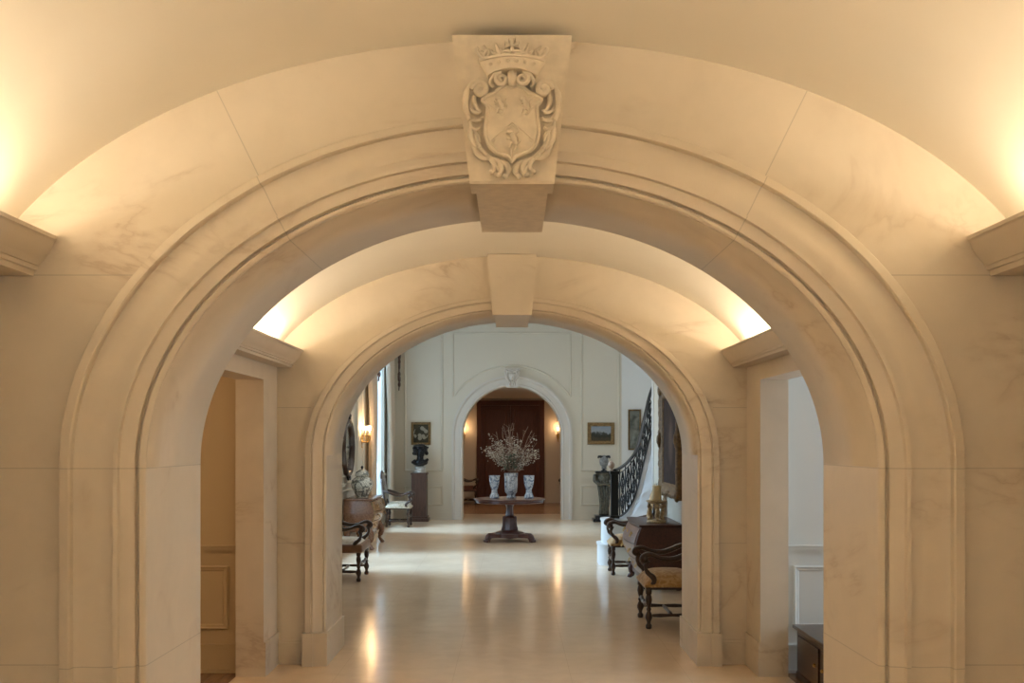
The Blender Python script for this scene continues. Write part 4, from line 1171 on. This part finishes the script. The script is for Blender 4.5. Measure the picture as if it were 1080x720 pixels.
def beaker(label, px):
    x = (px-540)*18.1/F
    t = thing('porcelain_vase', label, 'vase', (x, 18.1, .781), group=None)
    bm = BM(); lathe(bm, [(.082, 0), (.086, .012), (.080, .045), (.060, .085), (.048, .125), (.050, .155), (.070, .20), (.086, .27), (.094, .34), (.099, .405), (.104, .412), (.094, .412), (.086, .34), (.06, .22)], 28)
    obj('body', bm, 'porc', t, smooth=True)
    bm = BM(); lathe(bm, [(.046, .112), (.056, .120), (.056, .130), (.048, .138)], 24); obj('neck_ring', bm, 'porc', t, smooth=True)
beaker('blue and white beaker vase on the round table, left of the bouquet', 521.5)
beaker('blue and white beaker vase on the round table, right of the bouquet', 557.8)
bx_ = (539-540)*18.1/F
t = thing('porcelain_vase', 'large cylindrical patterned vase holding the branches on the round table', 'vase', (bx_, 18.1, .781))
bm = BM(); lathe(bm, [(.085, 0), (.088, .02), (.07, .045), (.075, .07), (.11, .11), (.118, .2), (.120, .38), (.126, .44), (.130, .455), (.120, .455), (.112, .40), (.105, .2)], 32); obj('body', bm, 'porc_big', t, smooth=True)
t = thing('flower_arrangement', 'spreading bouquet of bare twigs and pale blossom branches in the middle vase', 'flowers', (bx_, 18.1, 1.20))
random.seed(11)
for k in range(46):
    bare = k % 4 == 0
    px_ = random.uniform(-30, 30) if not bare else random.uniform(-22, 30)
    hh = (random.uniform(28, 42) if not bare else random.uniform(45, 64))*(1-.35*abs(px_)/32)
    if k == 1: px_, hh = -24, 43
    if k == 2: px_, hh = -29, 26
    if k == 3: px_, hh = 26, 38
    ex = px_/57.5; ez = hh/57.5; ey = random.uniform(-.32, .32)
    a0 = random.uniform(0, 6.28); b0 = (.04*math.cos(a0), .04*math.sin(a0), .065)
    pts = [b0]
    for q in (.25, .5, .75, 1):
        j = .05 if q < 1 else 0
        pts.append((ex*q**1.1+random.uniform(-j, j), ey*q+random.uniform(-j, j), ez*q**.85+random.uniform(-j, j)*.5))
    c = catmull(pts, 5); bm = BM(); tube(bm, c, [.0075, .0035], 5)
    for _ in range(5):
        i = random.randrange(5, len(c)-2); p = c[i]; d = Vector((random.uniform(-1, 1), random.uniform(-1, 1), random.uniform(.1, 1))).normalized()*random.uniform(.06, .16)
        tube(bm, [p, p+d*.5+Vector((0, 0, .01)), p+d], [.0045, .0025], 4)
    br = obj('branch', bm, 'branch', t, smooth=True)
    if not bare:
        bm = BM(); bl = BM()
        for i in range(6, len(c)):
            dens = (2 if i > 9 else 2)
            for _ in range(dens):
                o_ = Vector((random.gauss(0, .035), random.gauss(0, .035), random.gauss(0, .03)))
                r = random.uniform(.008, .017)
                if i > 9 or random.random() < .4: ball(bm, c[i]+o_, r, (1, 1, .6), 1)
                else: ball(bl, c[i]+o_, r*1.4, (1.2, .3, .9), 1, Quaternion((random.random(), random.random(), random.random(), random.random())).normalized())
        obj('blossom', bm, 'blossom', br, smooth=True)['kind'] = 'stuff'
        if len(bl.verts): obj('leaves', bl, 'leaf', br, smooth=True)['kind'] = 'stuff'
        else: bl.free()
bm = BM()
for _ in range(170):
    a = random.uniform(0, 6.28); r = random.uniform(0, .26)*random.random()**.3; z = random.uniform(.09, .38)
    r *= (.35+z*1.6)
    ball(bm, (r*math.cos(a), r*math.sin(a), z), random.uniform(.018, .032), (1.2, .3, .8), 1, Quaternion((random.random(), random.random(), random.random(), random.random())).normalized())
obj('foliage', bm, 'leaf', t, smooth=True)['kind'] = 'stuff'

# ------------------------------------------------------------------ staircase
RP = [(648, 72, 547.5, 496), (656, 70, 545, 492), (664, 68, 536, 485), (672, 66.5, 517, 472), (680, 62, 484, 439.5), (688, 60, 455, 409)]
low = []; top = []
for px, s, yb, yt in RP:
    x, d = (px-540)/s, F/s
    low.append(Vector((x, d, 1.8+(466-yb)/s))); top.append(Vector((x, d, 1.8+(466-yt)/s)))
low += [Vector((2.86, 18.4, 2.42)), Vector((3.22, 19.2, 2.90)), Vector((3.55, 19.95, 3.40))]
top += [low[6]+Vector((0, 0, .80)), low[7]+Vector((0, 0, .80)), low[8]+Vector((0, 0, .80))]
lo = catmull(low, 8); to = catmull(top, 8)
st = thing('staircase', 'white curving staircase rising behind the right wall', 'staircase', (low[0].x, low[0].y, 0))
def side(i, L):
    a = L[max(i-1, 0)]; b = L[min(i+1, len(L)-1)]; t_ = (b-a); t_.z = 0; t_.normalize(); return Vector((t_.y, -t_.x, 0))
bm = BM()
def frs(i, p):
    q = lo[i]+side(i, lo)*p[0]
    return (q.x, q.y, 0.0 if p[1] == 0 else q.z-.002)
sweep(bm, range(len(lo)), [(-.07, 0), (.07, 0), (.07, 1), (-.07, 1)], frs)
obj('stringer_wall', bm, 'stair_white', st, world=True, sharp=50)
for (x0, y0, z0, z1, e) in ((1.277, 14.47, 0, .31, .0), (1.335, 14.53, .31, low[0].z-.003, .0)):
    bm = BM(); r = .16; x1, y1 = 2.095, 15.1
    o_ = [(x0+r-r*math.cos(q*PI/16), y0+r-r*math.sin(q*PI/16)) for q in range(9)]
    o_ = [(x0+r-r*math.cos(q*PI/16), y0+r-r*math.sin(q*PI/16)) for q in range(9)]+[(x1, y0), (x1, y1), (x0+r, y1)]+[(x0+r-r*math.sin(q*PI/16), y1-r+r*math.cos(q*PI/16)) for q in range(1, 9)]
    prism(bm, o_, 'z', z0, z1-.03)
    o2 = [((x-1.7)*1.03+1.7 if x < 1.7 else x, (y-14.8)*1.05+14.8) for x, y in o_]
    prism(bm, o2, 'z', z1-.03, z1)
    obj('curtail_step', bm, 'stair_white', st, world=True, sharp=35)
# smooth sweeping spandrel between the stringer and the end of the right wall
bm = BM(); g = []
for i in range(len(lo)):
    a = lo[i]+side(i, lo)*.071; q = i/(len(lo)-1); row = []
    e = Vector((2.36, 15.16, a.z-.01))
    for j in range(9):
        f = j/8; p = a.lerp(e, f) if a.x < 2.3 else a.lerp(Vector((2.5, 15.9, a.z-.01)), f)
        p.z += 0
        row.append(bm.verts.new((p.x, p.y, p.z-.01)))
    g.append(row)
bt = [bm.verts.new((v.co.x, v.co.y, 0)) for v in g[0]]
for j in range(8): bm.faces.new((bt[j], bt[j+1], g[0][j+1], g[0][j]))
for i in range(len(g)-1):
    for j in range(8): bm.faces.new((g[i][j], g[i+1][j], g[i+1][j+1], g[i][j+1]))
ret = bmesh.ops.extrude_face_region(bm, geom=bm.faces[:])
for v in [e_ for e_ in ret['geom'] if isinstance(e_, bmesh.types.BMVert)]: v.co.y += .04; v.co.z -= .01 if v.co.z > .05 else 0
bmesh.ops.recalc_face_normals(bm, faces=bm.faces)
obj('spandrel', bm, 'stair_white', st, world=True, smooth=True)
rl = thing('stair_railing', 'black wrought-iron stair railing with scrollwork sweeping up to the right', 'railing', tuple(low[0]))
bm = BM(); tube(bm, to, .030, 10, flat=.7, up=(0, 0, 1)); obj('handrail', bm, 'iron', rl, smooth=True, world=True)
bm = BM(); tube(bm, [p+Vector((0, 0, .026)) for p in lo], .017, 8); tube(bm, [p.lerp(q, .90) for p, q in zip(lo, to)], .009, 6); obj('bottom_rail', bm, 'iron', rl, smooth=True, world=True)
bm = BM(); n0 = low[0]; box(bm, (n0.x-.055, n0.y-.055, n0.z+.014), (n0.x+.055, n0.y+.055, n0.z+.70), .008); box(bm, (n0.x-.07, n0.y-.07, n0.z+.014), (n0.x+.07, n0.y+.07, n0.z+.06), .008); box(bm, (n0.x-.07, n0.y-.07, n0.z+.66), (n0.x+.07, n0.y+.07, n0.z+.71), .008)
obj('newel_post', bm, 'iron', rl, world=True)
bm = BM(); lathe(bm, [(.03, 0), (.02, .012), (.015, .03), (.04, .045), (.052, .075), (.05, .10), (.03, .128), (.008, .145)], 20, (n0.x-.045, n0.y, n0.z+.71)); fo = obj('finial', bm, 'finial', rl, smooth=True, world=True)
fo['label'] = 'pale ball finial'
def rp(u, v):      # u along 0..1 of visible polyline, v 0 low..1 top
    f = u*(len(lo)-1); i = min(int(f), len(lo)-2); k = f-i
    return lo[i].lerp(lo[i+1], k).lerp(to[i].lerp(to[i+1], k), v)
NP = 11
for k in range(1, NP+1):
    u = k/NP
    bm = BM(); tube(bm, [rp(u, .03), rp(u, .5), rp(u, .98)], .010, 6); obj('baluster', bm, 'iron', rl, smooth=True, world=True)
for k in range(NP):
    u0, u1 = k/NP, (k+1)/NP; uc = (u0+u1)/2; du = (u1-u0)/2
    bm = BM()
    for vv, sg in ((.28, 1), (.66, -1)):
        for s in (-1, 1):
            pts = []
            for q in range(22):
                a = q/21*2.2*PI; r = 1-.72*q/21
                pts.append(rp(min(1, max(0, uc+s*du*.45+s*du*.5*r*math.cos(a+PI/2)*1.0-s*du*.1)), min(.97, max(.03, vv+sg*.13*r*math.sin(a+PI/2)))))
            tube(bm, pts, [.010, .006], 6)
    tube(bm, catmull([rp(uc-du*.1, .06), rp(uc-du*.6, .35), rp(uc, .5), rp(uc+du*.6, .65), rp(uc+du*.1, .88)], 5), .009, 6)
    tube(bm, catmull([rp(uc+du*.1, .06), rp(uc+du*.6, .35), rp(uc, .5), rp(uc-du*.6, .65), rp(uc-du*.1, .88)], 5), .009, 6)
    ball(bm, rp(uc, .5), .024, (1, 1, 1.3), 1)
    for vv in (.2, .8): ball(bm, rp(uc, vv), .022, (1, 1, 1.6), 1)
    obj('scrollwork_panel', bm, 'iron', rl, smooth=True, world=True)

# ------------------------------------------------------------------ low chest in right side room
t = thing('low_chest', 'low dark wooden chest seen through the right-hand doorway', 'chest', (2.42, 7.1, 0))
bm = BM(); box(bm, (2.185, 6.45, .02), (2.66, 7.63, .372)); obj('body', bm, 'dark_wood_y', t, world=True)
bm = BM(); box(bm, (2.155, 6.42, .372), (2.69, 7.66, .40), .006); obj('top', bm, 'dark_wood_y', t, world=True)
for k in range(2):
    bm = BM(); y0 = 6.50+.57*k; box(bm, (2.172, y0, .07), (2.186, y0+.51, .33), .004); dr = obj('door_panel', bm, 'dark_wood_y', t, world=True)
    bm = BM(); ball(bm, (2.165, y0+(.45 if k == 0 else .06), .20), .014); obj('knob', bm, 'brass', dr, world=True, smooth=True)
bm = BM(); box(bm, (2.178, 6.44, -.003), (2.67, 7.64, .045), .004); obj('plinth', bm, 'dark_wood_y', t, world=True)

# ------------------------------------------------------------------ camera
cam = bpy.data.cameras.new('camera'); co_ = bpy.data.objects.new('camera', cam); C.objects.link(co_)
co_.location = (0, 0, 1.8); co_.rotation_euler = (PI/2, 0, 0)
cam.sensor_width = 36; cam.lens = 35.0; cam.shift_y = 106/1080; cam.clip_end = 200
bpy.context.scene.camera = co_

# ------------------------------------------------------------------ lights
def area(name, loc, rot, sx, sy, e, col, spread=None):
    l = bpy.data.lights.new(name, 'AREA'); l.shape = 'RECTANGLE'; l.size = sx; l.size_y = sy; l.energy = e; l.color = col
    if spread: l.spread = spread
    o = bpy.data.objects.new(name, l); C.objects.link(o); o.location = loc; o.rotation_euler = rot; return o
COVE = (1.0, .83, .61)
COOL = (.42, .69, 1.0)
for s in (-1, 1):
    area('cove_light', (s*2.04, (-3.1+3.78)/2, 2.60), (PI, 0, 0), .10, 6.88, 86, COVE)
    area('cove_light', (s*1.87, (4.9+8.0)/2, 2.49), (PI, 0, 0), .09, 2.7, 33, COVE)
for (a, b, z0, z1), e in zip(WINS, (360, 360)):
    area('window_daylight', (WLX-4.2, (a+b)/2, 5.6), (0, -PI/2+math.radians(38), 0), 2.6, 1.8, e, COOL, spread=math.radians(75))
    pl_ = area('window_portal', (WLX-.32, (a+b)/2, (z0+z1)/2), (0, -PI/2, 0), z1-z0, b-a, 1, (1, 1, 1)); pl_.data.cycles.is_portal = True
pl_ = area('window_portal', (0, -3.37, 1.55), (PI/2, 0, 0), 1.1, 1.1, 1, (1, 1, 1)); pl_.data.cycles.is_portal = True  # added opening behind the camera, sized for fill
area('skylight', (3.3, 18.8, 5.25), (0, 0, 0), 1.6, 4.0, 45, (.8, .9, 1))  # unseen area light added below the closed ceiling for cool stairwell daylight
area('skylight', (0.0, 16.0, 5.25), (0, 0, 0), 3.0, 8.0, 78, (1, .90, .77))  # warm fill added under the hall ceiling, which has no opening
area('side_room_daylight', (4.9, 7.1, 1.7), (0, PI/2, 0), 1.8, 1.0, 62, (.74, .87, 1))
add_light('POINT', 'side_room_lamp', (-3.6, 6.2, 2.3), 28, (1, .66, .36), shadow_soft_size=.12)

area('far_room_ceiling_light', (0, 26.4, 3.08), (0, 0, 0), 1.2, 1.2, 34, (1, .76, .52))  # unseen fill added to brighten the far room
w = bpy.data.worlds.new('sky'); bpy.context.scene.world = w; w.use_nodes = True
bg = w.node_tree.nodes['Background']; bg.inputs[0].default_value = (.54, .77, 1, 1); bg.inputs[1].default_value = 4.2
sc = bpy.context.scene
sc.view_settings.view_transform = 'Standard'; sc.view_settings.look = 'None'; sc.view_settings.gamma = 1; sc.view_settings.use_curve_mapping = False
sc.view_settings.exposure = 0
